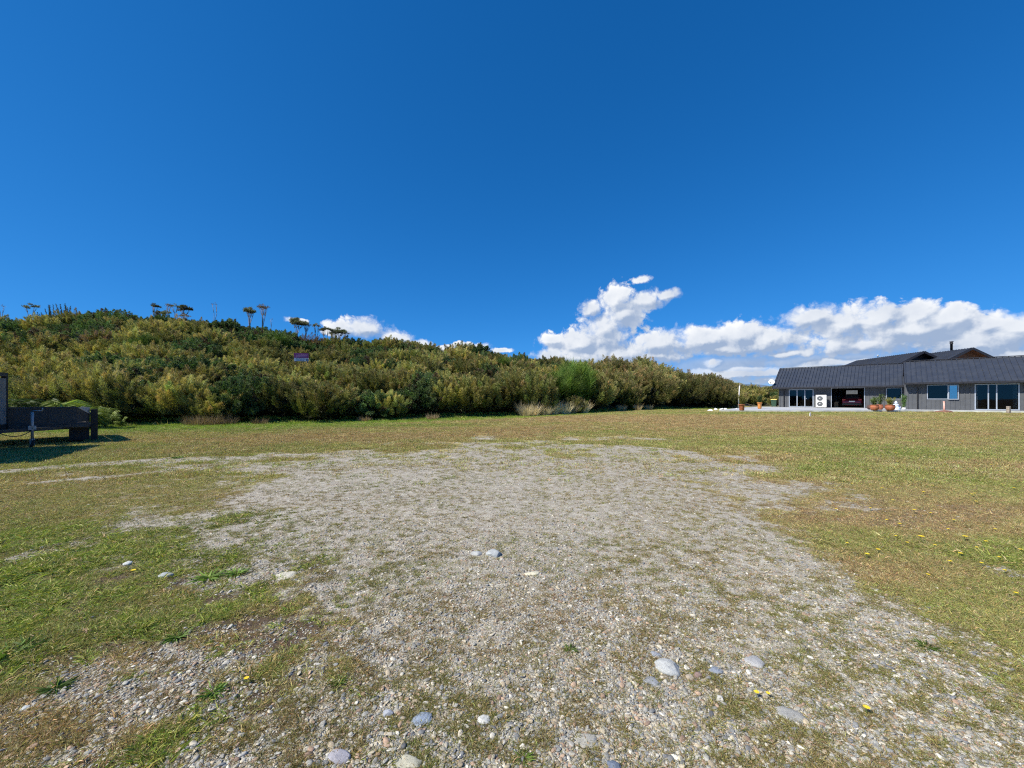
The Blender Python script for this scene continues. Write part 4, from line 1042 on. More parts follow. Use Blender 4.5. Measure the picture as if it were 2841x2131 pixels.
m = MB(); m.box(4.86, 4.92, -.03, .14, 0, 2.12); m.box(7.6, 7.66, -.03, .14, 0, 2.12); m.box(4.86, 7.66, -.03, .14, 2.12, 2.18); m.build('garage_door_frame', M_alu, house)
m = MB(); m.box(4.6, 7.9, .3, 2.6, 2.22, 2.27); m.build('raised_garage_door', M_dark, house)
for px_, yy in ((.55, 0), (XR + .78, YR0)):
    zt = 2.22 if yy == 0 else 2.33
    MB().tube([(px_, yy - .62, zt - .02), (px_, yy - .10, zt - .28), (px_, yy - .08, zt - .4), (px_, yy - .08, .04)], .04, 10).build('downpipe', M_fascia, house)
# rear gabled blocks, turned relative to the front wings
def rear_block(ax, ay, za, length, half, tim, hip):
    """gable roof whose ridge runs from world (ax,ay) away from the camera; za height above floor"""
    lx, ly = w2h(ax, ay); dvec = Vector((.156, .988, 0)); wv = Vector((.988, -.156, 0))
    dl = Vector((dvec.dot(U), dvec.dot(IN), 0)); wl = Vector((wv.dot(U), wv.dot(IN), 0))
    def Q(a, w, z): p = Vector((lx, ly, 0)) + dl * a + wl * w; return (p.x, p.y, z)
    sl = .56; m = MB(); th = .06
    for sg in (-1, 1):
        e = sg * half; ze = za - sl * half; hb = length + (2.6 if hip else 0)
        V = [Q(0, 0, za), Q(length, 0, za), Q(hb, e, ze), Q(0, e, ze)]
        V2 = [(a, b, c - th) for a, b, c in V]
        f = [(0,1,2,3), (7,6,5,4), (0,4,5,1), (1,5,6,2), (2,6,7,3), (3,7,4,0)]
        m.add(V + V2, f if sg < 0 else [tuple(reversed(q)) for q in f])
        k = .2
        while k < length:
            a = Vector(Q(k, 0, za + .02)); b = Vector(Q(k, e, ze + .02)); m.bar(a, b, .03, .05); k += .33
    if hip:
        m.add([Q(length, 0, za), Q(length + 2.6, -half, za - sl*half), Q(length + 2.6, half, za - sl*half)], [(0, 1, 2)])
    o = m.build('rear_roof', M_iron, house)
    f = MB()
    for sg in (-1, 1): f.bar(Q(-.02, 0, za - .06), Q(-.02, sg * half, za - sl*half - .06), .05, .24)
    f.build('barge_board', M_fascia, o)
    w = MB(); zi = za - .35; hw = half - .5
    w.add([Q(.75, -hw, 2.6), Q(.75, hw, 2.6), Q(.75, hw, za - sl*hw - .08), Q(.75, 0, za - .08), Q(.75, -hw, za - sl*hw - .08)], [(0, 1, 2, 3, 4)])
    w.build('gable_lining', tim, o)
    s = MB()
    for sg in (-1, 1):
        V = [Q(0.02, 0, za - .075), Q(.74, 0, za - .075), Q(.74, sg*half, za - sl*half - .075), Q(.02, sg*half, za - sl*half - .075)]
        s.add(V, [(0, 1, 2, 3)])
    s.build('gable_soffit', tim, o)
    b = MB()
    for sg in (-1, 1): 
        V = [Q(.8, sg*hw, 0), Q(length + 1, sg*hw, 0), Q(length + 1, sg*hw, za - sl*hw - .1), Q(.8, sg*hw, za - sl*hw - .1)]; b.add(V, [(0, 1, 2, 3)])
    b.build('rear_wall', M_clad, house)
    return o
zc = .92
rb = rear_block(49.5, 43.0, 5.54 + zc, 9, 4.0, M_timber, False)
rear_block(47.4, 46.0, 5.52 + zc, 11.4, 3.4, M_fascia, True)  # near-black lining: the shadow under this gable is put into its colour
fx, fy = w2h(50.2, 45.7)
MB().lathe([(.11, 5.9), (.11, 7.25), (.15, 7.26), (.15, 7.34), (.11, 7.36), (.11, 7.42), (.17, 7.44), (.17, 7.52), (.05, 7.56)], 16, (fx, fy, 0)).build('chimney_flue', M_fascia, house)
vx, vy = w2h(48.75, 53.3); MB().lathe([(.05, 6.3), (.05, 6.72), (.11, 6.74), (.11, 6.82), (.02, 6.84)], 12, (vx, vy, 0)).build('vent_pipe', M_white, house)
# slab
def slab():
    n = len(SLAB); zt = F0 - .004; V = [(a, b, zt) for a, b in SLAB] + [(a, b, .2) for a, b in SLAB]
    me = new_mesh('concrete_apron', V, [tuple(range(n - 1, -1, -1))[::-1]] + [(i, i + n, (i + 1) % n + n, (i + 1) % n) for i in range(n)])
    o = link('concrete_apron', me, M_slab); me.materials.append(M_slabedge)
    for p in list(me.polygons)[1:]: p.material_index = 1
    tag(o, 'pale concrete apron in front of the house', None, kind='structure'); o.name = 'pavement'
    # indoor floor slab
    MB().box(.15, XR + 13.8, YR0 + .15, 7.1, -.05, .004).build('floor', M_slab, house)
slab()

# heat pump
h = h2w(3.6, -.78); hp = root('heat_pump', (h[0], h[1], F0), RZ, 'white outdoor heat pump unit with two round fans against the grey wall', 'heat pump')
MB().box(0, .94, 0, .34, .05, 1.40).build('casing', M_white, hp, .02)
for zf in (.42, 1.02):
    m = MB(); m.M = Matrix.Translation((.37, -.004, zf)) @ Matrix.Rotation(PI/2, 4, 'X')
    m.lathe([(.255, -.01), (.255, .006), (.235, .010)], 28); o = m.build('fan_recess', M_grill, hp)
    m = MB()
    for rr in (.06, .11, .16, .205, .24):
        pts = [(.37 + rr*math.cos(a*2*PI/24), -.026, zf + rr*math.sin(a*2*PI/24)) for a in range(25)]; m.tube(pts, .004, 4, False)
    for a in range(12): m.bar((.37, -.027, zf), (.37 + .25*math.cos(a*PI/6), -.027, zf + .25*math.sin(a*PI/6)), .004)
    m.build('grille', M_carblack, o)
    m = MB(); m.M = Matrix.Translation((.37, -.02, zf)) @ Matrix.Rotation(PI/2, 4, 'X'); m.lathe([(.055, 0), (.055, .015)], 20); m.build('hub', M_white, o)
m = MB(); m.box(.05, .2, .02, .32, 0, .05); m.box(.74, .89, .02, .32, 0, .05); m.build('feet', M_carblack, hp)
m = MB(); m.box(.70, .80, -.004, 0, 1.25, 1.29); m.build('badge', M_grill, hp)

# car in the garage
def car():
    c = h2w(6.55, 1.1); t = root('car', (c[0], c[1], F0 + .004), RZ, 'dark red hatchback parked nose in inside the open garage', 'car')
    secs = [(.00,.78,.30,.62,.62),(.05,.86,.27,.84,.84),(.18,.89,.24,.98,.93),(.45,.90,.22,1.02,1.30),(.75,.90,.22,1.03,1.46),(1.6,.90,.2,1.03,1.52),(2.4,.90,.2,1.02,1.48),(3.0,.89,.2,.98,1.10),(3.9,.86,.22,.86,.88),(4.3,.72,.3,.68,.69)]
    V = []; F = []; n = 16
    for (y, w, zb, zs, zt) in secs:
        rw = w * (.76 if zt > zs + .15 else .93)
        half = [(w*.6, zb), (w*.93, zb + .04), (w, zb + .18), (w, (zb + zs)/2), (w*.985, zs), (rw*1.0, zs + (zt - zs)*.75), (rw*.86, zt - .01), (rw*.4, zt)]
        ring = [(a, y, b) for a, b in half] + [(-a, y, b) for a, b in reversed(half)]; V += ring
    for i in range(len(secs) - 1): F += [(i*n + k, (i+1)*n + k, (i+1)*n + (k+1) % n, i*n + (k+1) % n) for k in range(n)]
    F += [tuple(range(n)), tuple(reversed(range((len(secs) - 1)*n, len(secs)*n)))]
    m = MB(); m.add(V, F, True); b = m.build('body', M_red, t); md = b.modifiers.new('sub', 'SUBSURF'); md.levels = 2; md.render_levels = 2
    m = MB(); m.add([(-.62, .16, 1.02), (.62, .16, 1.02), (.52, .47, 1.40), (-.52, .47, 1.40), (-.62, .2, 1.0), (.62, .2, 1.0), (.52, .5, 1.38), (-.52, .5, 1.38)], [(0,1,2,3),(0,4,5,1),(2,6,7,3),(1,5,6,2),(3,7,4,0)]); m.build('rear_window', M_carblack, t)
    m = MB(); m.box(-.82, .82, -.05, .08, .28, .50); m.build('bumper', M_carblack, t, .04)
    for s in (-1, 1):
        m = MB(); m.box(s*.68 - .14, s*.68 + .14, -.012, .1, .80, .94); m.build('tail_light', M_tail, t, .02)
        for y in (.75, 3.4):
            m = MB(); m.M = Matrix.Translation((s*.80, y, .32)) @ Matrix.Rotation(PI/2, 4, 'Y'); m.lathe([(.2, -.1), (.32, -.1), (.33, 0), (.32, .1), (.2, .1)], 24); w = m.build('wheel', M_rubber, t)
            m = MB(); m.M = Matrix.Translation((s*.90, y, .32)) @ Matrix.Rotation(PI/2, 4, 'Y'); m.lathe([(.05, -.01), (.2, -.01), (.2, .01), (.05, .015)], 16); m.build('rim', M_galvl, w)
    m = MB(); m.box(-.25, .25, -.022, -.006, .62, .74); m.build('number_plate', M_plate, t)
car()
c = h2w(5.15, 2.2); cb = root('cardboard_box', (c[0], c[1], F0 + .004), RZ, 'brown cardboard box on the garage floor left of the car', 'box')
MB().box(-.18, .18, -.2, .2, 0, .62).build('carton', M_card, cb); MB().box(-.19, .19, -.03, .03, .62, .625).build('tape', M_white, cb)
c = h2w(4.85, 4.6); cb = root('cabinet', (c[0], c[1], F0 + .004), RZ, 'tall dark cabinet deep in the garage', 'cabinet')
MB().box(-.2, .5, -.3, .3, 0, 1.25).build('carcass', M_grill, cb); MB().box(-.17, .14, -.325, -.303, .05, 1.2).build('door', M_dark, cb); MB().box(.16, .47, -.325, -.303, .05, 1.2).build('door', M_dark, cb)

# satellite dish on the roof verge
c = h2w(-.55, -.1); sdh = root('satellite_dish', (c[0], c[1], F0 + 2.62), 0, 'round white satellite dish on the left end of the roof', 'satellite dish')
m = MB(); m.M = Matrix.Translation((-.25, -.1, .35)) @ Matrix.Rotation(math.radians(-27), 4, 'Z') @ Matrix.Rotation(math.radians(68), 4, 'X')
m.lathe([(.01, -.04), (.12, -.03), (.24, .0), (.32, .045), (.32, .055), (.24, .012), (.12, -.018), (.01, -.03)], 28); m.build('reflector', M_white, sdh)
MB().tube([(.1, .1, -.4), (-.1, .0, 0), (-.2, .0, .3)], .022, 8).build('mast', M_fascia, sdh)
m = MB(); m.tube([(-.2, -.05, .1), (-.55, -.35, .22)], .012, 6); m.box(-.6, -.5, -.42, -.32, .2, .3); m.build('feed_arm', M_fascia, sdh)

# wheelie bin
c = h2w(-.62, .9); bn = root('wheelie_bin', (c[0], c[1], F0), RZ, 'green wheelie bin with yellow lid at the corner of the house', 'bin')
m = MB(); m.add([(-.22,-.24,.06),(.22,-.24,.06),(.22,.24,.06),(-.22,.24,.06),(-.3,-.32,.86),(.3,-.32,.86),(.3,.32,.86),(-.3,.32,.86)], [(0,3,2,1),(4,5,6,7),(0,1,5,4),(1,2,6,5),(2,3,7,6),(3,0,4,7)]); m.build('body', M_bin, bn, .02)
m = MB(); m.add([(-.33,-.36,.86),(.33,-.36,.86),(.33,.36,.88),(-.33,.36,.88),(-.3,-.33,.92),(.3,-.33,.92),(.3,.33,.97),(-.3,.33,.97)], [(0,3,2,1),(4,5,6,7),(0,1,5,4),(1,2,6,5),(2,3,7,6),(3,0,4,7)]); m.build('lid', M_lid, bn, .015)
for s in (-1, 1):
    m = MB(); m.M = Matrix.Translation((s*.26, .2, .1)) @ Matrix.Rotation(PI/2, 4, 'Y'); m.lathe([(.02,-.025),(.1,-.025),(.1,.025),(.02,.025)], 16); m.build('wheel', M_rubber, bn)

# potted plants
def plant_mesh(seed, h, w, col, nb=900, bl=.09, bw=.03):
    r = np.random.default_rng(seed); nst = 9; B = []; D = []
    for k in range(nst):
        a = r.uniform(0, 6.28); q = w * r.uniform(.2, 1); top = np.array([q*math.cos(a), q*math.sin(a), h * r.uniform(.65, 1)])
        t = r.random((nb // nst, 1)) ** .6; B.append(top * t + r.normal(0, .06, (nb // nst, 3)) * [1, 1, .5]); D.append(r.normal(size=(nb // nst, 3)) + [0, 0, .5])
    B = np.vstack(B); n = len(B); B[:, 2] = np.maximum(B[:, 2], .02)
    V, F, C_ = blades(B, np.vstack(D), r.uniform(.6, 1.4, n) * bl, r.uniform(.7, 1.3, n) * bw, np.zeros(n), np.array(col) * r.uniform(.5, 1.5, (n, 1)), 2)
    return tri_mesh('leaves', V, F, {'col': C_})
def pot_plant(px, py, w, h, prof, mt, ph, pw, col, label, seed, name='potted_plant', z=None, nb=900):
    u = (px - CX) / FPX; zz = F0 if z is None else z; Y = (CAMH - zz) * FPX / (py - HY); x, y = u * Y, Y
    t = root(name, (x, y, zz), 0, label, 'potted plant')
    MB().lathe([(r_ * w/2, z_ * h) for r_, z_ in prof], 28).build('pot', mt, t)
    MB().lathe([(w*.36, h*.86), (w*.36, h*.9), (.01, h*.91)], 20).build('soil', M_dirt, t)
    link('leaves', plant_mesh(seed, ph, pw, col, nb), M_leaf, t, (0, 0, h*.85))
    m = MB(); r = random.Random(seed)
    for k in range(6): a = r.uniform(0, 6.28); m.tube([(0, 0, h*.8), (pw*.5*math.cos(a), pw*.5*math.sin(a), h*.85 + ph*.75)], [.012, .004], 5)
    m.build('stems', M_stem, t); return t
ROUND = [(.55, 0), (.8, .15), (1.0, .5), (.95, .8), (.85, .9), (.95, .94), (.95, 1.0), (.82, 1.0), (.78, .86)]
TALL = [(.6, 0), (.72, .1), (.75, .85), (.78, .87), (1.0, .88), (1.0, 1.0), (.85, 1.0), (.7, .84)]
pot_plant(2441, 1136.8, .5, .46, ROUND, M_terra, 1.05, .35, (.10, .15, .045), 'terracotta pot with tall green shrub, behind the front pot by the garage', 3)
pot_plant(2426, 1138.6, .62, .46, ROUND, M_terra, .72, .35, (.10, .15, .045), 'round terracotta pot with leafy shrub nearest the garage door', 1)
pot_plant(2469.5, 1138.8, .68, .47, ROUND, M_terra, .68, .36, (.22, .22, .05), 'squat terracotta pot with yellowish leaves before the narrow window', 2)
pot_plant(2107.5, 1134.2, .46, .60, TALL, M_orange, .85, .22, (.05, .09, .03), 'tall orange pot with slim dark plant, standing left of the house', 4)
pot_plant(2508, 1137.6, .26, .22, ROUND, M_white, 1.15, .16, (.07, .14, .035), 'small white pot with tall narrow green shrub at the corner of the right wing', 5)
pot_plant(2058, 1139.3, .5, .5, TALL, M_terra, .9, .4, (.20, .19, .05), 'dark red tub with yellow green shrub at the left end of the concrete', 6)
def at_floor(px, py, zz=F0): Y = (CAMH - zz) * FPX / (py - HY); return (px - CX) / FPX * Y, Y
x, y = at_floor(2414, 1136.5); o = root('clay_urn', (x, y, F0), 0, 'dark brown clay urn lying on its side left of the big pots', 'urn')
m = MB(); m.M = Matrix.Translation((0, 0, .22)) @ Matrix.Rotation(math.radians(78), 4, 'Y'); m.lathe([(.08, -.25), (.2, -.12), (.23, .05), (.16, .2), (.12, .24), (.15, .28), (.10, .28), (.08, .15)], 20); m.build('vessel', mat('brown_clay', (.09, .05, .04), .8, var=.3), o)
x, y = at_floor(2486, 1137.8); o = root('garden_ornament', (x, y, F0), 0, 'tiered pale blue and white garden ornament beside the yellowish pot', 'ornament')
MB().lathe([(.27, 0), (.30, .05), (.24, .12), (.26, .22), (.18, .30)], 20).build('base', M_orn, o); MB().lathe([(.15, .30), (.20, .38), (.19, .48), (.10, .54)], 18).build('body', M_orn, o)
MB().lathe([(.05, .54), (.11, .60), (.10, .68), (.03, .76), (.01, .80)], 16).build('finial', M_orn, o); m = MB(); m.M = Matrix.Translation((.26, 0, .05)); m.lathe([(.10, 0), (.13, .12), (.09, .26), (.02, .3)], 14); m.build('side_figure', M_orn, o)

# pipe on its mound, stump, marker
x, y = at_floor(2620, 1143.5, .47); o = root('vent_pipe', (x, y, .44), 0, 'pale pink plastic pipe standing up from a mound of red dirt', 'pipe')
MB().tube([(0, 0, -.1), (-.03, 0, .84)], .055, 16).build('pipe', M_pink, o); MB().lathe([(.066, .84), (.066, .90), (.03, .905)], 16, (-.03, 0, 0)).build('cap', M_pink, o)
Vd = rock(IC4[0], 9, .12, .28, 0); md_ = tri_mesh('dirt_mound', Vd, IC4[1], None, True); o = link('dirt_mound', md_, M_dirt, loc=(x, y, .40), scale=(.85, .7, .95)); tag(o, 'low mound of reddish dirt around the pink pipe', 'dirt mound')
x, y = at_floor(2798, 1146, .47); o = root('wooden_post', (x, y, .42), .2, 'short weathered wooden stump post before the sliding door', 'post'); MB().box(-.09, .09, -.09, .09, -.1, .56).build('shaft', M_wood, o, .02)
MB().box(-.05, .05, -.093, -.09, .3, .4).build('tag_plate', M_galvl, o)
x, y = gp(2248, 1156); o = root('marker_peg', (x, y, gz(x, y)), .3, 'small white peg standing alone in the lawn', 'peg'); MB().box(-.055, .055, -.02, .02, -.05, .20).build('peg', M_whitew, o, .01); MB().lathe([(.03, .2), (.04, .22), (.02, .25)], 10).build('cap', M_whitew, o)
# posts and white rocks at the left end of the concrete
def leaning_post(px, yb, yt, Y, dx, r, mt, lab):
    x = (px - CX) / FPX * Y; zt = CAMH + (HY - yt) / FPX * Y; zb = gz(x, Y)
    o = root('fence_post' if mt is not M_whitew else 'white_post', (x, Y, zb), 0, lab, 'post'); MB().tube([(0, 0, -.1), (dx, 0, zt - zb)], [r, r * .85], 10).build('shaft', mt, o)
    MB().lathe([(r*.8, 0), (r*.9, .02), (r*.3, .05)], 10, (dx, 0, zt - zb)).build('cap', mt, o)
leaning_post(2048, 1125, 1071, 46, .15, .055, M_whitew, 'white painted post leaning right before the far scrub')
leaning_post(2034, 1095, 1062, 60, 0, .07, M_wood, 'thin grey post in the scrub left of the white post'); leaning_post(2053, 1095, 1063, 60, 0, .07, M_wood, 'thin grey post in the scrub just right of the white post')
lw = ['leftmost flat white rock of the row by the dark thicket', 'tallest white rock of the row, second from left', 'third white rock in the row, squarish', 'fourth white rock in the row, tilted', 'low white rock at the right end of the row', 'white rock beside the red tub']
for k, (px, py, w, hh) in enumerate(((1970, 1142, .62, .16), (1986, 1140, .50, .26), (2002, 1139, .40, .22), (2014, 1139.5, .34, .24), (2025, 1142, .44, .13), (2044, 1139, .34, .24))):
    x, y = at_floor(px, py, .40); Vr = rock(IC4[0], 300 + k, .14, .5, 1.0); me = tri_mesh('white_rock', Vr, IC4[1], {'col': np.tile([.72, .72, .72], (len(Vr), 1))}, True)
    o = link('white_rock', me, M_stone, loc=(x, y, gz(x, y) + hh * .3), rot=(rng.normal(0, .2), rng.normal(0, .2), rng.uniform(0, 3)), scale=(w/2, w/2, hh)); tag(o, lw[k], 'rock', 'white rocks by the dark thicket')

# ------------------------------------------------------------------ flatbed trailer
def trailer():
    A = math.atan2(.77, .64)                     # local +x runs along the front board to the right, +y backwards, away from the camera
    Rr = (-14.25, 13.55); z = gz(*Rr)
    t = root('flatbed_trailer', (Rr[0], Rr[1], z), A, 'galvanised flatbed trailer with drawbar and jockey wheel on the grass', 'trailer')
    L = 3.5
    MB().box(-2.7, -.32, 0, .03, .70, 1.22).build('front_board', M_galv, t, .006)
    m = MB(); m.box(-2.7, -.32, -.03, 0, 1.18, 1.24); m.box(-2.7, -.02, -.03, 0, .66, .72); m.box(-.95, -.90, -.02, 0, .72, 1.18); m.box(-2.1, -2.05, -.02, 0, .72, 1.18); m.build('board_rail', M_galv, t)
    m = MB(); m.add([(-.32, 0, .72), (-.02, .25, .72), (-.02, .25, .98), (-.32, 0, 1.22), (-.32, .03, .72), (-.02, .28, .72), (-.02, .28, .98), (-.32, .03, 1.22)], [(0,1,2,3),(7,6,5,4),(0,4,5,1),(1,5,6,2),(2,6,7,3),(3,7,4,0)]); m.build('corner_board', M_galv, t)
    m = MB(); m.add([(-.30, -.004, 1.21), (-.02, .24, .99), (-.02, .24, 1.21)], [(0, 1, 2)]); m.add([(-.30, .03, 1.21), (-.02, .27, .99), (-.02, .27, 1.21)], [(0, 2, 1)]); m.build('corner_gusset', M_galvl, t)
    for xx in (-2.7, -.05): MB().box(xx, xx + .03, .28, L, .70, 1.20).build('side_board', M_galv, t, .006)
    m = MB(); 
    m.box(-2.68, -.03, .04, L, .62, .665); m.build('deck', M_wood, t)
    m = MB(); 
    for xx in (-2.2, -1.38, -.55): m.box(xx, xx + .08, .0, L, .50, .62)
    for yy in (.02, 1.2, 2.4, L - .1): m.box(-2.65, -.05, yy, yy + .07, .53, .615)
    m.build('chassis', M_galv, t)
    m = MB(); m.box(-2.7, -.02, -.1, -.031, .56, .655); m.build('front_beam', M_galv, t)
    m = MB(); m.bar((-1.95, -1.35, .57), (-.55, .1, .55), .08, .10); m.bar((-1.95, -1.35, .57), (-2.6, .1, .55), .08, .10); m.bar((-2.0, -1.75, .58), (-1.95, -1.25, .57), .10, .10); m.build('drawbar', M_galv, t)
    m = MB(); m.tube([(-2.02, -2.0, .60), (-2.0, -1.7, .62)], [.055, .05], 10); m.box(-2.06, -1.96, -1.95, -1.8, .64, .74); m.tube([(-2.0, -1.6, .66), (-2.0, -1.75, .78)], .018, 6); m.build('coupling', M_galvl, t)
    # safety chain
    m = MB(); pts = [(-1.9 + .08 * i, -1.55 + .1 * i, .56 - .16 * math.sin(PI * i / 8)) for i in range(9)]; m.tube(pts, .012, 6); m.build('chain', M_carblack, t)
    # jockey wheel
    jx, jy = -1.28, -.78
    m = MB(); m.tube([(jx, jy, .30), (jx, jy, 1.10)], .034, 12); m.tube([(jx, jy, .16), (jx, jy, .34)], .026, 12); m.box(jx - .08, jx + .08, jy - .03, jy + .12, .56, .68); st = m.build('jockey_stand', M_galvl, t)
    m = MB(); m.tube([(jx, jy, 1.10), (jx, jy, 1.13), (jx + .2, jy, 1.14)], .012, 8); m.tube([(jx + .2, jy, 1.14), (jx + .2, jy, 1.22)], .016, 8); m.build('crank_handle', M_galvl, st)
    m = MB(); m.M = Matrix.Translation((jx, jy, .13)) @ Matrix.Rotation(PI/2 + .3, 4, 'Y'); m.lathe([(.04, -.035), (.115, -.035), (.13, -.015), (.13, .015), (.115, .035), (.04, .035)], 24); w = m.build('jockey_wheel', M_rubber, t)
    m = MB(); m.M = Matrix.Translation((jx - .03, jy, .13)) @ Matrix.Rotation(PI/2 + .3, 4, 'Y'); m.lathe([(.01, -.02), (.075, -.02), (.075, .02), (.01, .02)], 20); m.build('rim', M_galvl, w)
    m = MB(); m.box(jx - .05, jx - .035, jy - .02, jy + .02, .1, .3); m.box(jx + .035, jx + .05, jy - .02, jy + .02, .1, .3); m.build('fork', M_galvl, st)
    for xx, y_ in ((-.28, .25), (-.28, 1.15), (-2.45, .25), (-2.45, 1.15)):
        m = MB(); m.M = Matrix.Translation((xx, y_ + .33, .31)) @ Matrix.Rotation(PI/2, 4, 'Y'); m.lathe([(.17, -.13), (.28, -.13), (.31, -.09), (.31, .09), (.28, .13), (.17, .13)], 28); w = m.build('wheel', M_rubber, t)
        m = MB(); m.M = Matrix.Translation((xx, y_ + .33, .31)) @ Matrix.Rotation(PI/2, 4, 'Y'); m.lathe([(.03, -.06), (.17, -.08), (.17, .08), (.03, .06)], 20); m.build('rim', M_galvl, w)
    m = MB(); m.box(-.50, -.03, .16, .20, .12, .56); m.build('mudflap', M_rubber, t)
    m = MB(); m.box(.0, .17, .18, .27, .10, 1.14); m.box(.002, .168, .27, 2.3, .95, .99); m.build('mudguard', M_blackw, t, .01)
    m = MB(); m.box(-2.45, -2.0, -.115, -.101, .50, .60); m.build('lamp_bar', M_carblack, t)
    m = MB(); 
    for k in range(5): m.box(-2.42 + k*.085, -2.40 + k*.085, -.12, -.116, .52, .58)
    m.build('lamp_ribs', M_galvl, t)
trailer()
M_cage = mat('grey_cage_panel', (.17, .18, .19), .6, .1, .2, 4)
def crate():
    c = (-15.05, 11.95); t = root('cage_trailer', (c[0], c[1], gz(*c)), math.atan2(-.86, .50), 'tall grey panelled cage trailer cut by the left edge of the picture', 'trailer')
    # local +x runs from the visible corner towards the camera side, -y away to the left
    m = MB(); m.box(.10, 3.9, -.03, 0, .75, 2.1); m.build('side_panel', M_cage, t)
    m = MB(); m.box(.02, .05, -2.0, -.1, .75, 2.1); m.build('front_panel', M_galvl, t)
    for (x_, y_) in ((0, -.1), (3.9, -.1), (0, -2.1), (3.9, -2.1)): MB().box(x_, x_ + .1, y_, y_ + .1, .55, 2.20 if x_ > 0 else 2.16).build('corner_post', M_blackw, t)
    m = MB(); m.box(0, 4.0, -.07, -.001, 2.16, 2.27); m.box(0, 4.0, -2.1, -2.03, 2.16, 2.27); m.box(0, 4.0, -2.02, -.08, 2.2, 2.25); m.build('top_rail', M_galv, t)
    m = MB(); m.box(0, 4.0, -2.1, 0.0, .55, .74); m.build('floor_frame', M_blackw, t)
    for x_ in (1.3, 2.2):
        for y_ in (-.1, -2.0):
            m = MB(); m.M = Matrix.Translation((x_, y_, .33)) @ Matrix.Rotation(PI/2, 4, 'X'); m.lathe([(.17, -.1), (.3, -.1), (.33, 0), (.3, .1), (.17, .1)], 24); w = m.build('wheel', M_rubber, t)
            m = MB(); m.M = Matrix.Translation((x_, y_, .33)) @ Matrix.Rotation(PI/2, 4, 'X'); m.lathe([(.03, -.05), (.17, -.05), (.17, .05), (.03, .05)], 16); m.build('rim', M_galvl, w)
crate()

# ------------------------------------------------------------------ yellow flowers
def flower_mesh(big):
    m = MB(); n = 12; V = [(0, 0, 1.0)]; F = []
    for k in range(n):
        a = 2*PI*k/n; b = a + 2*PI/n * .8; V += [(.5*math.cos(a), .5*math.sin(a), 1.06), (.5*math.cos(b), .5*math.sin(b), 1.06)]; F.append((0, 1 + 2*k, 2 + 2*k))
    m.add(V, F); m.lathe([(.05, .9), (.22, .97), (.22, 1.03), (.05, 1.07)], 10); me = new_mesh('petals', m.v, m.f); me.materials.append(M_yel); return me
FM = flower_mesh(1); FS = MB().tube([(0, 0, -.5), (.1, 0, .95)], .06, 5); FSm = new_mesh('stalk', FS.v, FS.f); FSm.materials.append(M_stem)
def flower(px, py, w, lab, grp=None, k=K):
    x, y = gp(px, py, k); s = w * k / FPX * y
    o = root('yellow_flower', (x, y, gz(x, y)), rng.uniform(0, 6), lab, 'flower', grp); o.scale = (s, s, s * 1.2)
    link('petals', FM, None, o); link('stalk', FSm, None, o); return o
flower(1872, 1545, 13, 'yellow flower alone on the gravel near the bottom right'); flower(1634, 1508, 11, 'yellow flower in front of the narrow dark grey stone'); flower(1659, 1509, 9, 'smaller yellow flower just right of the one by the dark stone')
flower(532, 1478, 10, 'yellow flower at the edge of the left grass, low in the picture'); flower(288, 1243, 9, 'yellow flower in the left grass beside the grey stone')
fl = [(1873,1208,9),(1897,1197,8),(1990,1172,11),(2085,1170,9),(2075,1205,8),(2052,1222,8),(2158,1212,7),(2048,1150,6),(2110,1190,6),(1943,1140,7),(1960,1180,6),(1830,1180,6),(2195,1290,8),(2130,1178,7),(2020,1185,6),(1975,1110,7),(2060,1130,6),(1995,1070,6),(1935,985,5),(1870,965,5),
      (2010,1115,6),(1915,1130,6),(2205,1195,7),(2150,1150,6),(1840,1050,5),(1905,1060,5),(2100,1075,6),(2190,1060,5),(1760,930,4),(1985,940,4),(2080,960,4),(1700,985,4),(1880,1020,4),(2150,1010,4),(2005,1250,7),(1935,1165,6),(2170,1240,7),(2120,1225,7)]
for q in fl: flower(*q, 'small yellow flower in the right hand grass', 'yellow flowers in the right hand grass')
for i in range(45):
    a, b = rng.uniform(1560, 2210), rng.uniform(905, 1120)
    if a > 1640 + (b - 960) * .9: flower(a, b, max(2.4, 4 - (1000 - b) * .015), 'small yellow flower in the right hand grass', 'yellow flowers in the right hand grass')
# bright broad leaved weeds
def weed(px, py, s, lab):
    x, y = gp(px, py, K); r = np.random.default_rng(px); n = 60; a = r.uniform(0, 6.28, n); B = np.zeros((n, 3)); B[:, :2] = np.stack([np.cos(a), np.sin(a)], 1) * r.uniform(0, .4, (n, 1)) * s
    D = np.stack([np.cos(a), np.sin(a), r.uniform(.25, 1, n)], 1); V, F, C_ = blades(B, D, s * r.uniform(.5, 1.1, n), np.full(n, s * .13), r.uniform(.2, .6, n), np.array([.12, .20, .035]) * r.uniform(.7, 1.4, (n, 1)), 3)
    o = link('weed', tri_mesh('weed', V, F, {'col': C_}), M_leaf, loc=(x, y, gz(x, y))); tag(o, lab, 'weed')
for q in ((450, 1250, .14, 'bright green weed tuft right of the grey stone in the left grass'), (510, 1240, .11, 'bright green weed tuft left of the flat cream stone'), (20, 1420, .14, 'bright weed clump cut by the left edge'), (60, 1400, .12, 'bright weed clump near the left edge, above the yellow green tufts'),
          (730, 1478, .06, 'small leafy green weed on the gravel left of centre'), (2000, 1400, .08, 'dark leafy weed rosette on the gravel at the right'), (460, 1500, .08, 'pointed green weed at the lower left edge of the gravel'), (1232, 1405, .06, 'low yellow green weed in the middle of the gravel'), (1130, 1640, .055, 'wide low grass tuft at the bottom edge, centre'),
          (120, 1490, .10, 'yellow green creeping tuft at the lower left'), (380, 1380, .09, 'creeping green weed in the lower left grass'), (385, 990, .16, 'small dark weed standing on the gravel track')): weed(*q)

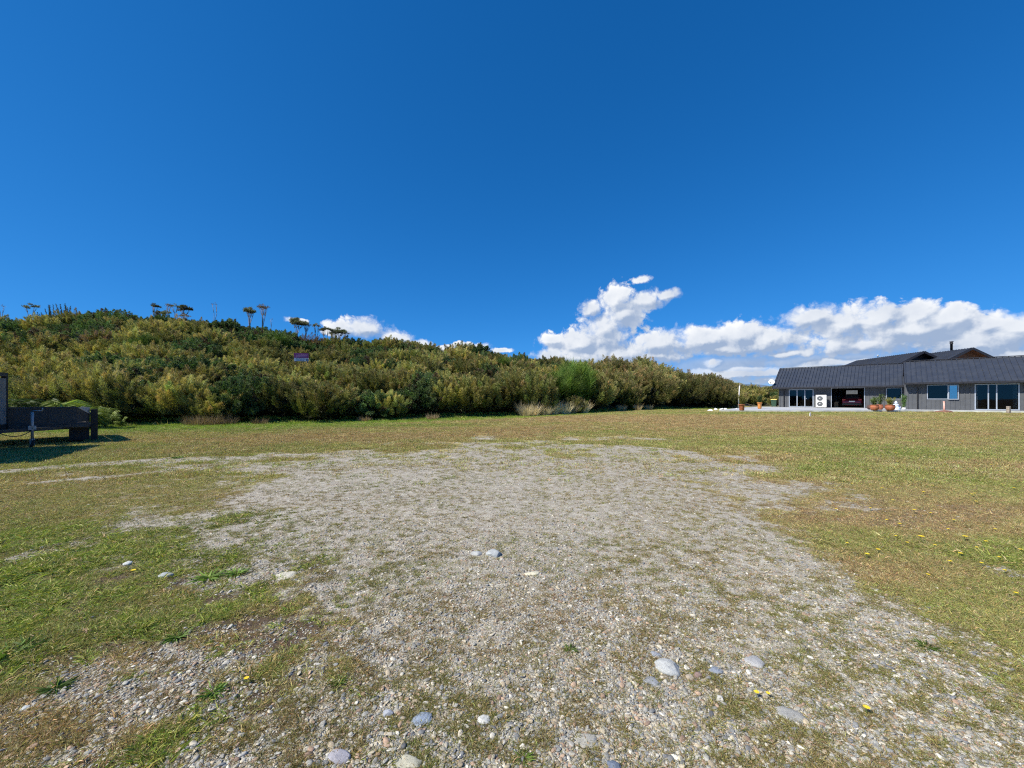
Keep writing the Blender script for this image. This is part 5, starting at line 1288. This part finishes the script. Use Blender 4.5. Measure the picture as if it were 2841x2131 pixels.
# ------------------------------------------------------------------ distant mountains
def mountains():
    n, k = 260, 24; V = []; F = []; 
    for j in range(k):
        for i in range(n):
            az = math.radians(-20 + 110 * i / (n - 1)); D = 17000 + j * 230
            x, y = D * math.sin(az), D * math.cos(az)
            t = j / (k - 1); prof = max(0, 1 - abs(t - .6) / .6) ** .8
            hgt = (420 + 620 * float(fbm(np.array([i * .085 + 3]), np.array([j * .12]), 5)[0])) * prof
            V.append((x, y, -60 + hgt))
    for j in range(k - 1):
        for i in range(n - 1): F.append((j*n+i, j*n+i+1, (j+1)*n+i+1, (j+1)*n+i))
    m = bpy.data.materials.new('hazed_mountain_rock'); m.use_nodes = True; T = NT(m.node_tree); bs = m.node_tree.nodes['Principled BSDF']
    ge = T.n('ShaderNodeNewGeometry'); sp = T.n('ShaderNodeSeparateXYZ'); m.node_tree.links.new(ge.outputs['Position'], sp.inputs[0])
    zz = T.m('ADD', sp.outputs[2], T.m('MULTIPLY', T.noise(ge.outputs['Position'], .004, 6, .65), 420))
    T.put(bs.inputs['Base Color'], T.mix(T.sstep(zz, 930, 1050), C4((.10, .15, .22)), C4((.75, .78, .82)))); bs.inputs['Roughness'].default_value = .95  # blue of the distant haze painted into the rock colour
    o = link('mountains', new_mesh('mountains', V, F, True), m); tag(o, 'distant blue mountain range with snow on its tops', None, kind='structure')
mountains()

# ------------------------------------------------------------------ labels of the shrubs: kind, row, and place among its own kind counted from a landmark
LM = [(30, 'the cage trailer'), (270, 'the flatbed trailer'), (587, 'the brown dead weeds'), (836, 'the purple sign'), (1120, 'the last ridge tree'), (1530, 'the straw grass'), (1760, 'the pale straw clump'), (1990, 'the white rocks'), (2100, 'the orange pot')]
ROWT = {'front': 'front row', 'second': 'second row', 'slope': 'mid slope', 'crest': 'crest line', 'far': 'far scrub'}
def label_shrubs():
    groups = {}
    for rec in PLACES:
        o, kind, row, px, py = rec
        j = min(range(len(LM)), key=lambda q: abs(LM[q][0] - px)); side = 'left' if px < LM[j][0] else 'right'
        groups.setdefault((kind, row, j, side), []).append(rec)
    for (kind, row, j, side), L in groups.items():
        L.sort(key=lambda rec: abs(rec[3] - LM[j][0]))
        for i, (o, *_r) in enumerate(L):
            o['label'] = '%s, %s, %s %s of %s' % (ADJ[kind], ROWT[row], ORD[i] if len(L) > 1 else 'just', side, LM[j][1])
            o['group'] = {'front': 'shrubs along the foot of the bank', 'second': 'shrubs behind the front row', 'slope': 'bushes on the slope', 'crest': 'bushes on the crest', 'far': 'far scrub left of the house'}[row]
label_shrubs()
